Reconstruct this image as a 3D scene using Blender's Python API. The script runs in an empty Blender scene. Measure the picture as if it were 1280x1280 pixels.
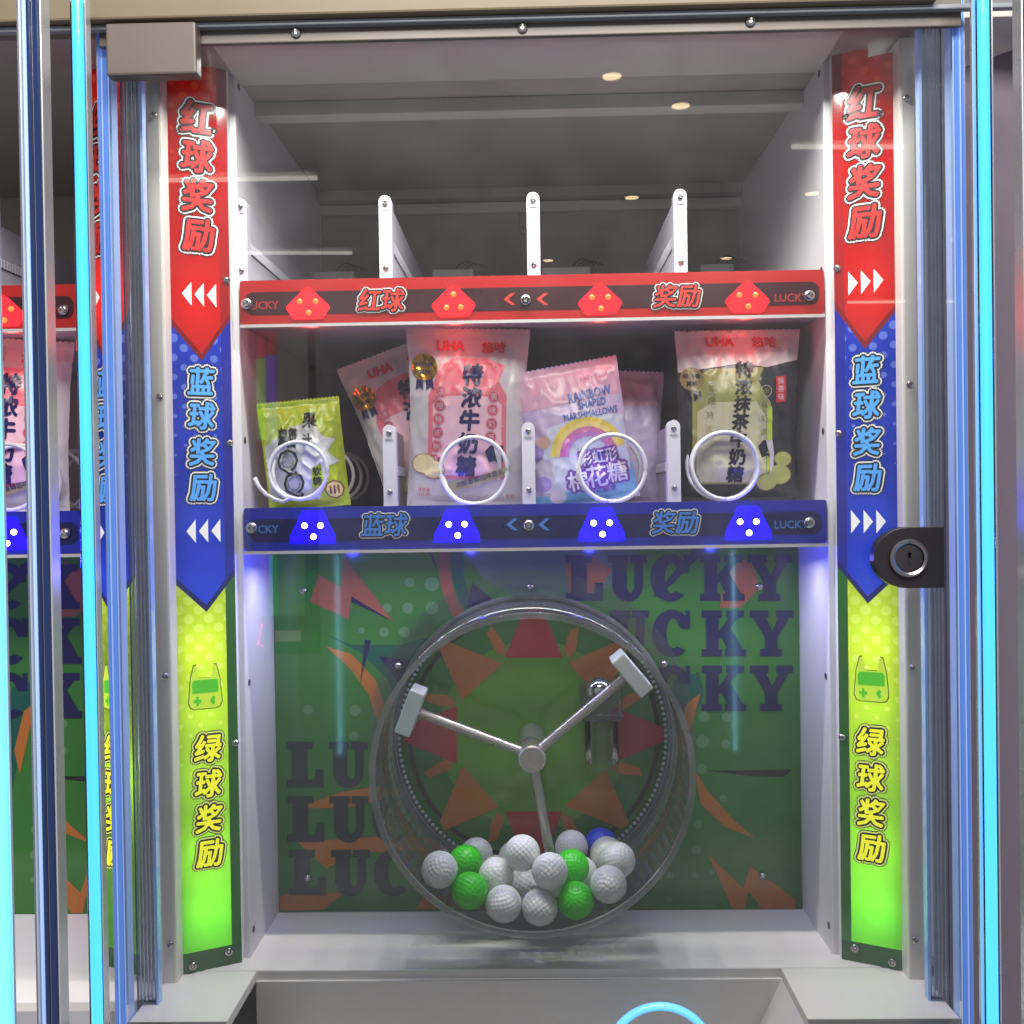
import bpy, bmesh, math, random
from mathutils import Vector, Matrix, Euler, noise
from mathutils.geometry import tessellate_polygon
random.seed(7)
R = math.radians
sc = bpy.context.scene
C = sc.collection
H = 1.35                                   # eye height

ZTOP = H + .437
# ------------------------------------------------------------------ camera
YAW, PITCH, ROLL, FPX = R(1.2), R(0.67), R(0.85), 1280.0
_f = Vector((-math.sin(YAW) * math.cos(PITCH), math.cos(YAW) * math.cos(PITCH), -math.sin(PITCH)))
_r0 = _f.cross(Vector((0, 0, 1))).normalized()
_u0 = _r0.cross(_f)
_r = _r0 * math.cos(ROLL) - _u0 * math.sin(ROLL)
_u = _u0 * math.cos(ROLL) + _r0 * math.sin(ROLL)
cam_d = bpy.data.cameras.new('camera'); cam = bpy.data.objects.new('camera', cam_d); C.objects.link(cam)
cam_d.sensor_width = 36; cam_d.lens = 36 * FPX / 1280; cam_d.clip_start = 0.02; cam_d.clip_end = 50
cam.matrix_world = Matrix(((_r.x, _u.x, -_f.x, 0), (_r.y, _u.y, -_f.y, 0), (_r.z, _u.z, -_f.z, H), (0, 0, 0, 1)))
sc.camera = cam
def P(px, py, Y):                          # point of the depth plane Y seen at a photo pixel
    d = _f * FPX + _r * (px - 640) + _u * (640 - py)
    return Vector((d.x / d.y * Y, Y, H + d.z / d.y * Y))

# ------------------------------------------------------------------ world, hall light, exposure
w = bpy.data.worlds.new('World'); sc.world = w; w.use_nodes = True
bg = w.node_tree.nodes['Background']; bg.inputs[0].default_value = (0.60, 0.58, 0.62, 1); bg.inputs[1].default_value = 0.62
def area(name, loc, target, sx, sy, power, col):
    d = bpy.data.lights.new(name, 'AREA'); d.shape = 'RECTANGLE'; d.size = sx; d.size_y = sy; d.energy = power; d.color = col
    o = bpy.data.objects.new(name, d); C.objects.link(o); o.location = loc
    o.rotation_euler = (Vector(target) - Vector(loc)).to_track_quat('-Z', 'Y').to_euler()
    o.visible_glossy = True
    return o
area('hall_ceiling_light', (0.1, -0.35, H + 1.25), (0, 1.1, H - 0.35), 1.3, 0.5, 60, (1, 0.95, 0.88))
# cyan strips added unseen in the front corners, lighting the cabinet and streaking the board
for sx in (-1, 1):
    area('cabinet_fill_strip', (sx * .258, .975, H - .20), (0, 1.20, H - .20), .0015, .26, .05, (.25, .72, 1))
area('tray_fill_strip', (0, 1.075, H - .066), (0, 1.04, H - .4), .54, .008, .75, (1, .97, .92))  # unseen strip added under the lower tray to brighten board and floor
for i in range(6):
    area('cabinet_top_led', ((i - 2.5) * .105, .962, ZTOP - .012), ((i - 2.5) * .105, 1.03, H - .45), .010, .010, .52, (1, .95, .90)).data.spread = R(136)
sc.view_settings.view_transform = 'Standard'; sc.view_settings.look = 'None'
sc.view_settings.exposure = 0.0; sc.view_settings.gamma = 1.0
sc.cycles.use_denoising = True
sc.cycles.max_bounces = 7; sc.cycles.transparent_max_bounces = 18
sc.cycles.caustics_reflective = False; sc.cycles.caustics_refractive = False
sc.cycles.sample_clamp_indirect = 4

# ------------------------------------------------------------------ materials
def lin(c):
    return tuple(((x / 255) / 12.92 if x / 255 <= 0.04045 else ((x / 255 + 0.055) / 1.055) ** 2.4) for x in c) + (1,)
MATS = {}
def mat(name, col, rough=0.45, metal=0.0, emit=0.0, ecol=None, var=0.06, vscale=9.0, bump=0.0, bscale=300.0, coat=0.0, sss=0.0):
    if name in MATS: return MATS[name]
    m = bpy.data.materials.new(name); m.use_nodes = True; nt = m.node_tree; b = nt.nodes['Principled BSDF']
    c = lin(col)
    b.inputs['Base Color'].default_value = c
    b.inputs['Roughness'].default_value = rough; b.inputs['Metallic'].default_value = metal
    b.inputs['Coat Weight'].default_value = coat; b.inputs['Coat Roughness'].default_value = 0.06
    if sss: b.inputs['Subsurface Weight'].default_value = sss; b.inputs['Subsurface Radius'].default_value = (.01, .01, .01); b.inputs['Subsurface Scale'].default_value = 0.5
    if emit: b.inputs['Emission Color'].default_value = lin(ecol or col); b.inputs['Emission Strength'].default_value = emit
    tc = nt.nodes.new('ShaderNodeTexCoord')
    if var:
        n = nt.nodes.new('ShaderNodeTexNoise'); n.inputs['Scale'].default_value = vscale; n.inputs['Detail'].default_value = 6
        nt.links.new(tc.outputs['Object'], n.inputs['Vector'])
        mr = nt.nodes.new('ShaderNodeMapRange'); mr.inputs['To Min'].default_value = 1 - var; mr.inputs['To Max'].default_value = 1 + var
        nt.links.new(n.outputs['Fac'], mr.inputs['Value'])
        mx = nt.nodes.new('ShaderNodeVectorMath'); mx.operation = 'SCALE'; mx.inputs[0].default_value = c[:3]
        nt.links.new(mr.outputs['Result'], mx.inputs['Scale']); nt.links.new(mx.outputs[0], b.inputs['Base Color'])
        m2 = nt.nodes.new('ShaderNodeMapRange'); m2.inputs['To Min'].default_value = max(0, rough - .12); m2.inputs['To Max'].default_value = min(1, rough + .12)
        nt.links.new(n.outputs['Fac'], m2.inputs['Value']); nt.links.new(m2.outputs['Result'], b.inputs['Roughness'])
    if bump:
        n2 = nt.nodes.new('ShaderNodeTexNoise'); n2.inputs['Scale'].default_value = bscale
        nt.links.new(tc.outputs['Object'], n2.inputs['Vector'])
        bp = nt.nodes.new('ShaderNodeBump'); bp.inputs['Strength'].default_value = bump; bp.inputs['Distance'].default_value = 0.001
        nt.links.new(n2.outputs['Fac'], bp.inputs['Height']); nt.links.new(bp.outputs[0], b.inputs['Normal'])
    MATS[name] = m; return m
def thin_glass(name, tint=(250, 252, 252), refl=1.0, rough=0.0, dust=0.0, flute=0.0, ior=1.45):
    if name in MATS: return MATS[name]
    m = bpy.data.materials.new(name); m.use_nodes = True; nt = m.node_tree; nt.nodes.clear(); N = nt.nodes.new; L = nt.links.new
    out = N('ShaderNodeOutputMaterial'); tr = N('ShaderNodeBsdfTransparent'); tr.inputs[0].default_value = lin(tint)
    gl = N('ShaderNodeBsdfGlossy'); gl.inputs['Roughness'].default_value = rough
    fr = N('ShaderNodeFresnel'); fr.inputs[0].default_value = ior
    mu = N('ShaderNodeMath'); mu.operation = 'MULTIPLY'; mu.inputs[1].default_value = refl; mu.use_clamp = True; L(fr.outputs[0], mu.inputs[0])
    mix = N('ShaderNodeMixShader'); L(mu.outputs[0], mix.inputs[0]); L(tr.outputs[0], mix.inputs[1]); L(gl.outputs[0], mix.inputs[2])
    last = mix
    tc = N('ShaderNodeTexCoord')
    if flute:
        wv = N('ShaderNodeTexWave'); wv.bands_direction = 'X'; wv.inputs['Scale'].default_value = flute; wv.inputs['Distortion'].default_value = .6
        L(tc.outputs['Object'], wv.inputs['Vector'])
        bp = N('ShaderNodeBump'); bp.inputs['Strength'].default_value = .6; bp.inputs['Distance'].default_value = .002
        L(wv.outputs['Fac'], bp.inputs['Height']); L(bp.outputs[0], gl.inputs['Normal']); L(bp.outputs[0], fr.inputs['Normal'])
    if dust:
        n = N('ShaderNodeTexNoise'); n.inputs['Scale'].default_value = 14; n.inputs['Detail'].default_value = 9; n.inputs['Roughness'].default_value = .7
        L(tc.outputs['Object'], n.inputs['Vector'])
        mr = N('ShaderNodeMapRange'); mr.inputs['From Min'].default_value = .42; mr.inputs['From Max'].default_value = .8
        mr.inputs['To Min'].default_value = dust * .15; mr.inputs['To Max'].default_value = dust; L(n.outputs['Fac'], mr.inputs['Value'])
        df = N('ShaderNodeBsdfDiffuse'); df.inputs[0].default_value = (.8, .8, .8, 1)
        mx = N('ShaderNodeMixShader'); L(mr.outputs['Result'], mx.inputs[0]); L(mix.outputs[0], mx.inputs[1]); L(df.outputs[0], mx.inputs[2]); last = mx
    L(last.outputs[0], out.inputs[0]); MATS[name] = m; return m
def backlit(name, col, dots=None, dscale=60, grad=None, drange=(0, 1)):
    """translucent printed sheet of a light box; dots = colour of a printed halftone"""
    if name in MATS: return MATS[name]
    m = bpy.data.materials.new(name); m.use_nodes = True; nt = m.node_tree; nt.nodes.clear(); N = nt.nodes.new; L = nt.links.new
    out = N('ShaderNodeOutputMaterial'); tl = N('ShaderNodeBsdfTranslucent'); df = N('ShaderNodeBsdfDiffuse'); gl = N('ShaderNodeBsdfGlossy'); gl.inputs['Roughness'].default_value = .08
    rgb = N('ShaderNodeRGB'); rgb.outputs[0].default_value = lin(col); src = rgb.outputs[0]
    if grad:                                       # print running from col (top) to another colour between two heights
        tg = N('ShaderNodeTexCoord'); sp = N('ShaderNodeSeparateXYZ'); L(tg.outputs['Object'], sp.inputs[0])
        gr = N('ShaderNodeMapRange'); gr.inputs['From Min'].default_value = grad[1]; gr.inputs['From Max'].default_value = grad[2]; L(sp.outputs[2], gr.inputs['Value'])
        gm = N('ShaderNodeMix'); gm.data_type = 'RGBA'; L(gr.outputs[0], gm.inputs[0]); gm.inputs[6].default_value = lin(grad[0]); L(src, gm.inputs[7]); src = gm.outputs[2]
    if dots:                                       # halftone rows of printed dots, shrinking downwards between two heights
        tc = N('ShaderNodeTexCoord'); sx = N('ShaderNodeSeparateXYZ'); L(tc.outputs['Object'], sx.inputs[0])
        def M(op, a_, b_):
            n_ = N('ShaderNodeMath'); n_.operation = op
            for i_, q_ in enumerate((a_, b_)):
                if isinstance(q_, (int, float)): n_.inputs[i_].default_value = q_
                else: L(q_, n_.inputs[i_])
            return n_.outputs[0]
        k_ = dscale
        p_, r_ = M('MULTIPLY', sx.outputs[0], k_ * 1.12), M('MULTIPLY', sx.outputs[2], k_)
        fx = M('SUBTRACT', M('FRACT', M('ADD', p_, r_), 0), .5); fz = M('SUBTRACT', M('FRACT', M('SUBTRACT', r_, p_), 0), .5)
        ds = M('SQRT', M('ADD', M('MULTIPLY', fx, fx), M('MULTIPLY', fz, fz)), 0)
        rg = N('ShaderNodeMapRange'); rg.inputs['From Min'].default_value = drange[0]; rg.inputs['From Max'].default_value = drange[1]; rg.inputs['To Min'].default_value = 0; rg.inputs['To Max'].default_value = .36; L(sx.outputs[2], rg.inputs['Value'])
        lt = M('LESS_THAN', ds, rg.outputs[0])
        mc = N('ShaderNodeMix'); mc.data_type = 'RGBA'; L(lt, mc.inputs[0]); L(src, mc.inputs[6]); mc.inputs[7].default_value = lin(dots); src = mc.outputs[2]
    L(src, tl.inputs[0]); L(src, df.inputs[0])
    a = N('ShaderNodeMixShader'); a.inputs[0].default_value = .5; L(df.outputs[0], a.inputs[1]); L(tl.outputs[0], a.inputs[2])
    fr = N('ShaderNodeFresnel'); fr.inputs[0].default_value = 1.45
    b = N('ShaderNodeMixShader'); L(fr.outputs[0], b.inputs[0]); L(a.outputs[0], b.inputs[1]); L(gl.outputs[0], b.inputs[2])
    L(b.outputs[0], out.inputs[0]); MATS[name] = m; return m

# ------------------------------------------------------------------ mesh helpers
class MB:
    def __init__(s): s.v = []; s.f = []
    def add(s, vs, fs):
        n = len(s.v); s.v += [tuple(v) for v in vs]; s.f += [tuple(i + n for i in f) for f in fs]; return s
    def box(s, x0, x1, y0, y1, z0, z1):
        return s.add([(x, y, z) for z in (z0, z1) for y in (y0, y1) for x in (x0, x1)],
                     [(0, 2, 3, 1), (4, 5, 7, 6), (0, 1, 5, 4), (2, 6, 7, 3), (0, 4, 6, 2), (1, 3, 7, 5)])
    def cyl(s, a, b, ra, rb=None, n=20, caps=True):
        a = Vector(a); b = Vector(b); rb = ra if rb is None else rb
        q = (b - a).to_track_quat('Z', 'Y'); vs = []
        for c, r in ((a, ra), (b, rb)):
            for i in range(n):
                t = 2 * math.pi * i / n; vs.append(c + q @ Vector((math.cos(t) * r, math.sin(t) * r, 0)))
        fs = [(i, (i + 1) % n, n + (i + 1) % n, n + i) for i in range(n)]
        if caps: fs += [tuple(range(n - 1, -1, -1)), tuple(range(n, 2 * n))]
        return s.add(vs, fs)
    def tube(s, pts, r, n=8):
        pts = [Vector(p) for p in pts]; vs = []; fs = []; m = len(pts)
        for i, p in enumerate(pts):
            t = (pts[min(i + 1, m - 1)] - pts[max(i - 1, 0)]).normalized(); q = t.to_track_quat('Z', 'Y')
            for k in range(n):
                a = 2 * math.pi * k / n; vs.append(p + q @ Vector((math.cos(a) * r, math.sin(a) * r, 0)))
        for i in range(m - 1):
            for k in range(n): fs.append((i * n + k, i * n + (k + 1) % n, (i + 1) * n + (k + 1) % n, (i + 1) * n + k))
        fs += [tuple(range(n - 1, -1, -1)), tuple(range((m - 1) * n, m * n))]
        return s.add(vs, fs)
    def lathe(s, c, axis, prof, n=64, closed=False):
        """profile of (r, h) turned about an axis ('y' or a vector) through c"""
        ax = Vector((0, 1, 0)) if axis == 'y' else Vector(axis).normalized(); q = ax.to_track_quat('Z', 'Y'); c = Vector(c); vs = []; fs = []; m = len(prof)
        for r, h in prof:
            for k in range(n):
                a = 2 * math.pi * k / n; vs.append(c + q @ Vector((math.cos(a) * r, math.sin(a) * r, h)))
        for i in range(m if closed else m - 1):
            j = (i + 1) % m
            for k in range(n): fs.append((i * n + k, i * n + (k + 1) % n, j * n + (k + 1) % n, j * n + k))
        return s.add(vs, fs)
    def poly(s, pts2, fn, depth=None):
        """flat polygon mapped by fn(u, v, d); with depth also sides"""
        vs, fs = tess(pts2); n = len(vs)
        if depth is None: return s.add([fn(u, v, 0) for u, v in vs], fs)
        k = len(pts2)
        V = [fn(u, v, 0) for u, v in vs] + [fn(u, v, depth) for u, v in vs]
        return s.add(V, fs + [tuple(i + n for i in reversed(f)) for f in fs] + [(i, (i + 1) % k, n + (i + 1) % k, n + i) for i in range(k)])
def tess(pts):
    vs = [tuple(p) for p in pts]
    tr = tessellate_polygon([[Vector((p[0], p[1], 0)) for p in pts]])
    return vs, [tuple(t) for t in tr]
def obj(name, mb, m, parent=None, smooth=False, bevel=0.0):
    me = bpy.data.meshes.new(name); off = parent_off(parent)
    me.from_pydata([(v[0] - off[0], v[1] - off[1], v[2] - off[2]) for v in mb.v], [], mb.f); me.update()
    bm = bmesh.new(); bm.from_mesh(me); bmesh.ops.recalc_face_normals(bm, faces=bm.faces); bm.to_mesh(me); bm.free()
    if smooth:
        me.polygons.foreach_set('use_smooth', [True] * len(me.polygons))
        if smooth != 'all': me.set_sharp_from_angle(angle=R(40))
    o = bpy.data.objects.new(name, me); C.objects.link(o); me.materials.append(m)
    if parent: o.parent = parent
    if bevel:
        b = o.modifiers.new('bevel', 'BEVEL'); b.width = bevel; b.segments = 2; b.limit_method = 'ANGLE'
    return o
def parent_off(p):
    if p is None: return (0, 0, 0)
    while p.parent: p = p.parent
    return p.get('_o', (0, 0, 0))
def thing(name, label, cat, loc=(0, 0, 0), group=None, rot=(0, 0, 0), local=False):
    o = bpy.data.objects.new(name, None); C.objects.link(o); o.location = loc; o.rotation_euler = rot; o.empty_display_size = .02
    if not local: o['_o'] = tuple(loc)
    return tag(o, label, cat, group)
def tag(o, label, cat, group=None):
    o['label'] = label; o['category'] = cat
    if group: o['group'] = group
    return o
def struct(o): o['kind'] = 'structure'; return o
def copy_tree(o, delta, parent=None):
    c = o.copy(); C.objects.link(c); c.parent = parent
    if parent is None: c.location = Vector(o.location) + Vector(delta)
    for ch in list(o.children): copy_tree(ch, delta, c)
    return c

# ------------------------------------------------------------------ lettering (default font as flat triangles)
_G = {}
def glyph(text, bold=0.0, shear=0.0):
    k = (text, bold, shear)
    if k in _G: return _G[k]
    cu = bpy.data.curves.new('t', 'FONT'); cu.body = text; cu.size = 1; cu.offset = bold; cu.shear = shear; cu.resolution_u = 2; cu.align_x = 'CENTER'; cu.fill_mode = 'FRONT'
    o = bpy.data.objects.new('t', cu); C.objects.link(o); bpy.context.view_layer.update()
    me = o.evaluated_get(bpy.context.evaluated_depsgraph_get()).to_mesh()
    me.calc_loop_triangles()
    vs = [(v.co.x, v.co.y) for v in me.vertices]; fs = [tuple(t.vertices) for t in me.loop_triangles]
    C.objects.unlink(o); bpy.data.objects.remove(o); bpy.data.curves.remove(cu)
    xs = [v[0] for v in vs]; ys = [v[1] for v in vs]; cx = (min(xs) + max(xs)) / 2; cy = (min(ys) + max(ys)) / 2
    W, Hh = max(xs) - min(xs), max(ys) - min(ys)
    _G[k] = ([(x - cx, y - cy) for x, y in vs], fs, W, Hh); return _G[k]
def text_mb(text, fn, cu, cv, height, width=None, d=0.0, bold=0.02, shear=0.0, grow=0.0, gn=12, turn=0.0):
    """text centred at (cu, cv), scaled to height (and width), mapped by fn(u, v, d); bold (share of the height) and grow (metres) thicken it"""
    vs, fs, W, Hh = glyph(text, 0.0, shear); sy = height / Hh; sx = sy if width is None else width / W
    mb = MB(); ct, st = math.cos(turn), math.sin(turn); g = bold * height + grow
    shifts = [(0, 0)]
    if g:
        shifts = [(g * math.cos(2 * math.pi * i / gn), g * math.sin(2 * math.pi * i / gn)) for i in range(gn)]
        if grow: shifts += [(g * .5 * math.cos(2 * math.pi * i / 6), g * .5 * math.sin(2 * math.pi * i / 6)) for i in range(6)]
        elif gn > 6: shifts = shifts[::2]
    for i, (a, b) in enumerate(shifts):
        mb.add([fn(cu + (x * sx) * ct - (y * sy) * st + a, cv + (x * sx) * st + (y * sy) * ct + b, d + i * 0.000014) for x, y in vs], fs)
    return mb
def outlined(parent, text, fn, cu, cv, h, width, mats, r, shear=.12, bold=.03, d0=.0004, name='letter'):
    """fill letter with dark rim, white rim, dark rim"""
    fill, rim1, white, rim2 = mats
    o = obj(name, text_mb(text, fn, cu, cv, h, width, d0 + .0012, bold * .62, shear), fill, parent)
    if rim1: obj('inner_outline', text_mb(text, fn, cu, cv, h, width, d0 + .0008, bold, shear, r * .45, 10), rim1, o)
    obj('white_outline', text_mb(text, fn, cu, cv, h, width, d0 + .0004, bold, shear, r * .9), white, o)
    if rim2: obj('dark_outline', text_mb(text, fn, cu, cv, h, width, d0, bold, shear, r * 1.22), rim2, o)
    return o
def screw(parent, p, r, normal=(0, -1, 0), name='screw'):
    n = Vector(normal).normalized(); mb = MB(); p = Vector(p)
    mb.lathe(p, n, [(r, 0), (r, r * .25), (r * .85, r * .5), (r * .5, r * .68), (r * .42, r * .5), (r * .3, r * .3), (0.00001, r * .28)], 16)
    return obj(name, mb, mat('screw_steel', (190, 188, 184), .25, 1.0, var=.1), parent, True)

# ------------------------------------------------------------------ key dimensions
WX, YF, YB, YBOARD = .297, 1.040, 1.462, 1.155      # inner wall x, wall front, back wall, lower backboard
ZC, ZF = H + .437, H - .466                          # cabinet ceiling, floor
YR = 1.035                                          # front face of the light rails
PITCH_X = .754                                      # machine to machine
white = mat('white_lacquer', (234, 229, 223), .38, var=.04, bump=.06, bscale=500)
wallm = mat('cabinet_white_sheet', (222, 219, 223), .42, var=.04, bump=.05, bscale=400)
taupe = mat('taupe_sheet_metal', (150, 141, 134), .5, var=.06)
# ================================================================== the cabinet (setting)
def slab(name, x0, x1, y0, y1, z0, z1, m, bevel=.001):
    return struct(obj(name, MB().box(x0, x1, y0, y1, z0, z1), m, None, bevel=bevel))
def hole(parent, x, y, z, side):
    n = (-side, 0, 0)
    obj('rivet_hole', MB().lathe((x, y, z), n, [(.0035, .0), (.0035, .0006), (.0022, .0008), (.00001, .0003)], 14), mat('hole_dark', (60, 56, 58), .6), parent, True)
for s, nm in ((-1, 'wall_left'), (1, 'wall_right')):
    a, b = sorted((s * WX, s * (WX + .016)))
    wl = slab(nm, a, b, YF, YB + .012, ZF - .12, ZC, wallm, .0015)
    for yy in (100, 345, 545, 850, 1160): hole(wl, s * (WX - .0002), 1.052, P(640, yy, 1.05).z, s)
slab('back_wall', -WX, WX, YB, YB + .01, H + .19, ZC, taupe)
slab('back_wall_middle', -WX, WX, YB - .03, YB + .008, H - .05, H + .188, mat('shade_violet_sheet', (44, 34, 82), .45))  # the compartment's shade and blue lamp spill are put into this dark violet
ce = slab('ceiling', -WX - .08, WX + .08, .955, YB + .01, ZC, ZC + .008, taupe)
# folded flanges on the ceiling and back wall
obj('ceiling_flange', MB().box(-WX, WX, 1.112, 1.135, ZC - .016, ZC - .0005), mat('light_sheet_metal', (186, 180, 174), .45), ce, bevel=.001)
obj('ceiling_panel', MB().box(-WX, WX, .957, 1.06, ZC - .004, ZC - .0005), mat('light_sheet_metal', (186, 180, 174), .45), ce, bevel=.0008)
obj('back_flange', MB().box(-WX, WX, YB - .03, YB - .0005, ZC - .014, ZC - .0005), taupe, ce, bevel=.001)
obj('back_ledge', MB().box(-WX, WX, YB - .012, YB - .0005, ZC - .03, ZC - .016), mat('light_sheet_metal', (186, 180, 174), .45), ce, bevel=.001)
# floor with the prize chute cut into it: four slabs round an opening
YC = 1.012
xl, xr = P(321, 1214, YC).x, P(976, 1210, YC).x
fl = slab('floor', -WX - .10, WX + .10, YC, YBOARD + .02, ZF - .010, ZF, white, .0012)
obj('floor_side', MB().box(-.372, xl, .9125, YC - .0006, ZF - .12, ZF - .0003), white, fl, bevel=.0008)
obj('floor_side', MB().box(xr, .372, .9125, YC - .0006, ZF - .12, ZF - .0003), white, fl, bevel=.0008)
ch = tag(obj('prize_chute', MB()
    .add([(xl, YC, ZF - .010), (xr, YC, ZF - .010), (xr - .07, YC, ZF - .15), (xl, YC, ZF - .15)], [(0, 1, 2, 3)])
    .add([(xl, YC, ZF - .010), (xl, .914, ZF - .010), (xl, .914, ZF - .15), (xl, YC, ZF - .15)], [(0, 1, 2, 3)])
    .add([(xr, YC, ZF - .010), (xr, .914, ZF - .010), (xr - .07, .914, ZF - .15), (xr - .07, YC, ZF - .15)], [(0, 1, 2, 3)])
    .add([(xl, YC, ZF - .15), (xr - .07, YC, ZF - .15), (xr - .07, .914, ZF - .15), (xl, .914, ZF - .15)], [(0, 1, 2, 3)]),
    white), 'white prize chute well sunk into the cabinet floor', 'chute')
m = ch.modifiers.new('solid', 'SOLIDIFY'); m.thickness = .003; m.offset = -1

# ================================================================== backlit side signs
XO, YO, XI, YI = .361, 1.000, .303, 1.030
zy = lambda y: P(1080, y, 1.015).z
red_b = backlit('sign_red', (196, 26, 22), (214, 62, 42), 44, None, (.76, .95)); blue_b = backlit('sign_blue', (30, 60, 190), (104, 126, 226), 52, None, (.47, .66)); green_b = backlit('sign_green', (182, 210, 40), (198, 222, 84), 52, ((104, 206, 48), .05, .30), (.16, .36))
red_d = mat('sign_dark_red', (120, 14, 16), .2, coat=.5); blue_d = mat('sign_navy', (14, 26, 104), .2, coat=.5); green_d = mat('sign_dark_green', (22, 92, 34), .2, coat=.5)
red_m = mat('sign_margin_red', (150, 20, 18), .15, coat=.5); blue_m = mat('sign_margin_blue', (22, 36, 150), .15, coat=.5); green_m = mat('sign_margin_green', (40, 118, 34), .15, coat=.5)
ink = mat('sign_ink', (26, 16, 18), .35); wht = mat('sign_white', (238, 236, 232), .4, emit=.22)
def lo(s, zs, zt, tip=.44): return zs + (zt - zs) * (s / tip if s < tip else (1 - s) / (1 - tip))
def sign(side):
    top, notch, bot = zy(47), zy(72), zy(1212)
    lab = 'tall backlit red, blue and green sign %s' % ('beside the key lock' if side > 0 else 'below the taupe hinge block')
    t = thing('backlit_sign', lab, 'sign', (side * XO, YO, bot), 'tall backlit prize signs')
    A = Vector((XI, YI, 0)) if side > 0 else Vector((-XO, YO, 0)); B = Vector((XO, YO, 0)) if side > 0 else Vector((-XI, YI, 0))
    Lw = (B - A).length; e = (B - A) / Lw; n = Vector((e.y, -e.x, 0))
    def fn(u, v, d): return A + e * u + n * d + Vector((0, 0, v))
    def us(s): return s * Lw if side > 0 else (1 - s) * Lw            # s runs from the inner to the outer edge
    S0, T = .15, .44
    rs, rt, bs, bt, bd = zy(372), zy(427), zy(700), zy(746), zy(0) - zy(9)
    def pg(name, pts, m): return obj(name, MB().poly([(us(s), z) for s, z in pts], fn), m, t)
    l = lambda s, a, b, k=0: lo(s, a, b, T) - k * bd
    topz = lambda s: top if s <= .53 else notch
    pg('red_panel', [(S0, top), (.53, top), (.53, notch), (1, notch), (1, l(1, rs, rt)), (T, l(T, rs, rt)), (S0, l(S0, rs, rt))], red_b)
    pg('margin_strip', [(0, top), (S0, top), (S0, l(S0, rs, rt)), (0, l(0, rs, rt))], red_m)
    pg('chevron_border', [(0, l(0, rs, rt)), (T, l(T, rs, rt)), (1, l(1, rs, rt)), (1, l(1, rs, rt, 1)), (T, l(T, rs, rt, 1)), (0, l(0, rs, rt, 1))], red_d)
    pg('blue_panel', [(S0, l(S0, rs, rt, 1)), (T, l(T, rs, rt, 1)), (1, l(1, rs, rt, 1)), (1, bs), (T, bt), (S0, l(S0, bs, bt))], blue_b)
    pg('margin_strip', [(0, l(0, rs, rt, 1)), (S0, l(S0, rs, rt, 1)), (S0, l(S0, bs, bt)), (0, bs)], blue_m)
    pg('chevron_border', [(0, bs), (T, bt), (1, bs), (1, bs - bd), (T, bt - bd), (0, bs - bd)], blue_d)
    gb = zy(1182)
    pg('green_panel', [(S0, l(S0, bs, bt, 1)), (T, bt - bd), (1, bs - bd), (1, gb), (S0, gb)], green_b)
    pg('margin_strip', [(0, bs - bd), (S0, l(S0, bs, bt, 1)), (S0, gb), (0, gb)], green_m)
    pg('bottom_border', [(0, gb), (1, gb), (1, bot), (0, bot)], green_d)
    # closed light box behind the sheet
    mb = MB(); O = Vector((0, .045, 0)) - n * .004
    q = [fn(0, bot, 0), fn(Lw, bot, 0), fn(Lw, top, 0), fn(0, top, 0)]; k = [p + Vector((0, .052, 0)) for p in q]; q = [p - n * .0008 for p in q]
    mb.add(q + k, [(4, 5, 6, 7), (0, 1, 5, 4), (1, 2, 6, 5), (2, 3, 7, 6), (3, 0, 4, 7)])
    obj('light_box', mb, mat('light_box_white', (225, 225, 225), .6, var=0), t)
    uc = us(.58)
    for y, pw in ((352, .20), (395, .09), (210, .10), (110, .06), (520, .11), (640, .12), (715, .10), (800, .34), (880, .22), (960, .20), (1060, .32), (1135, .34)):
        ld = bpy.data.lights.new('sign_led', 'POINT'); ld.energy = pw * .25; ld.shadow_soft_size = .012
        lp = bpy.data.objects.new('sign_led', ld); C.objects.link(lp); lp.parent = t; lp.location = fn(uc, zy(y), -.032) - Vector(t.location)
    # lettering
    hp = (zy(100) - zy(150)) * .80
    def col(chars, ys, fillm, white_m, rim, h):
        for c, y in zip(chars, ys):
            outlined(t, c, fn, us(.46), zy(y), h, h * .98, (fillm, rim, white_m, rim), .0030, .13, .05)
    col('红球奖励', (127, 177, 227, 277), mat('letter_red', (196, 36, 32), .35, emit=.12), wht, ink, hp)
    col('蓝球奖励', (462, 506, 552, 597), mat('letter_blue', (84, 164, 240), .35, emit=.25), wht, ink, hp * .84)
    col('绿球奖励', (927, 972, 1016, 1060), mat('letter_yellow', (240, 238, 40), .35, emit=.75), mat('letter_pale_yellow', (236, 246, 130), .35, emit=.5), ink, hp * .84)
    # arrows
    aw, ah = zy(0) - zy(11), zy(0) - zy(15)
    for y in (352, 652):
        for i in (-1, 0, 1):
            c = us(.46) + i * aw * 1.4
            obj('arrow', MB().poly([(c - side * aw * .5, zy(y) + ah), (c + side * aw * .55, zy(y)), (c - side * aw * .5, zy(y) - ah)], lambda u, v, d: fn(u, v, .0005)), mat('arrow_white', (244, 242, 240), .35, emit=.3), t)
    # handheld console icon with cat ears
    cz, cu, k = zy(853), us(.48), zy(0) - zy(1)
    body = [(-25, -16), (-22, -22), (-16, -24), (16, -24), (22, -22), (25, -16), (22, 14), (17, 31), (13, 32), (9, 15), (-9, 15), (-13, 32), (-17, 31), (-22, 14)]
    g = lambda d0: (lambda u, v, d: fn(u, v, d0))
    kx = k * .82
    ico = obj('console_icon', MB().poly([(cu + x * kx * 1.06, cz + y * k * 1.05) for x, y in body], g(.0004)), mat('icon_line', (70, 110, 20), .4), t)
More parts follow.
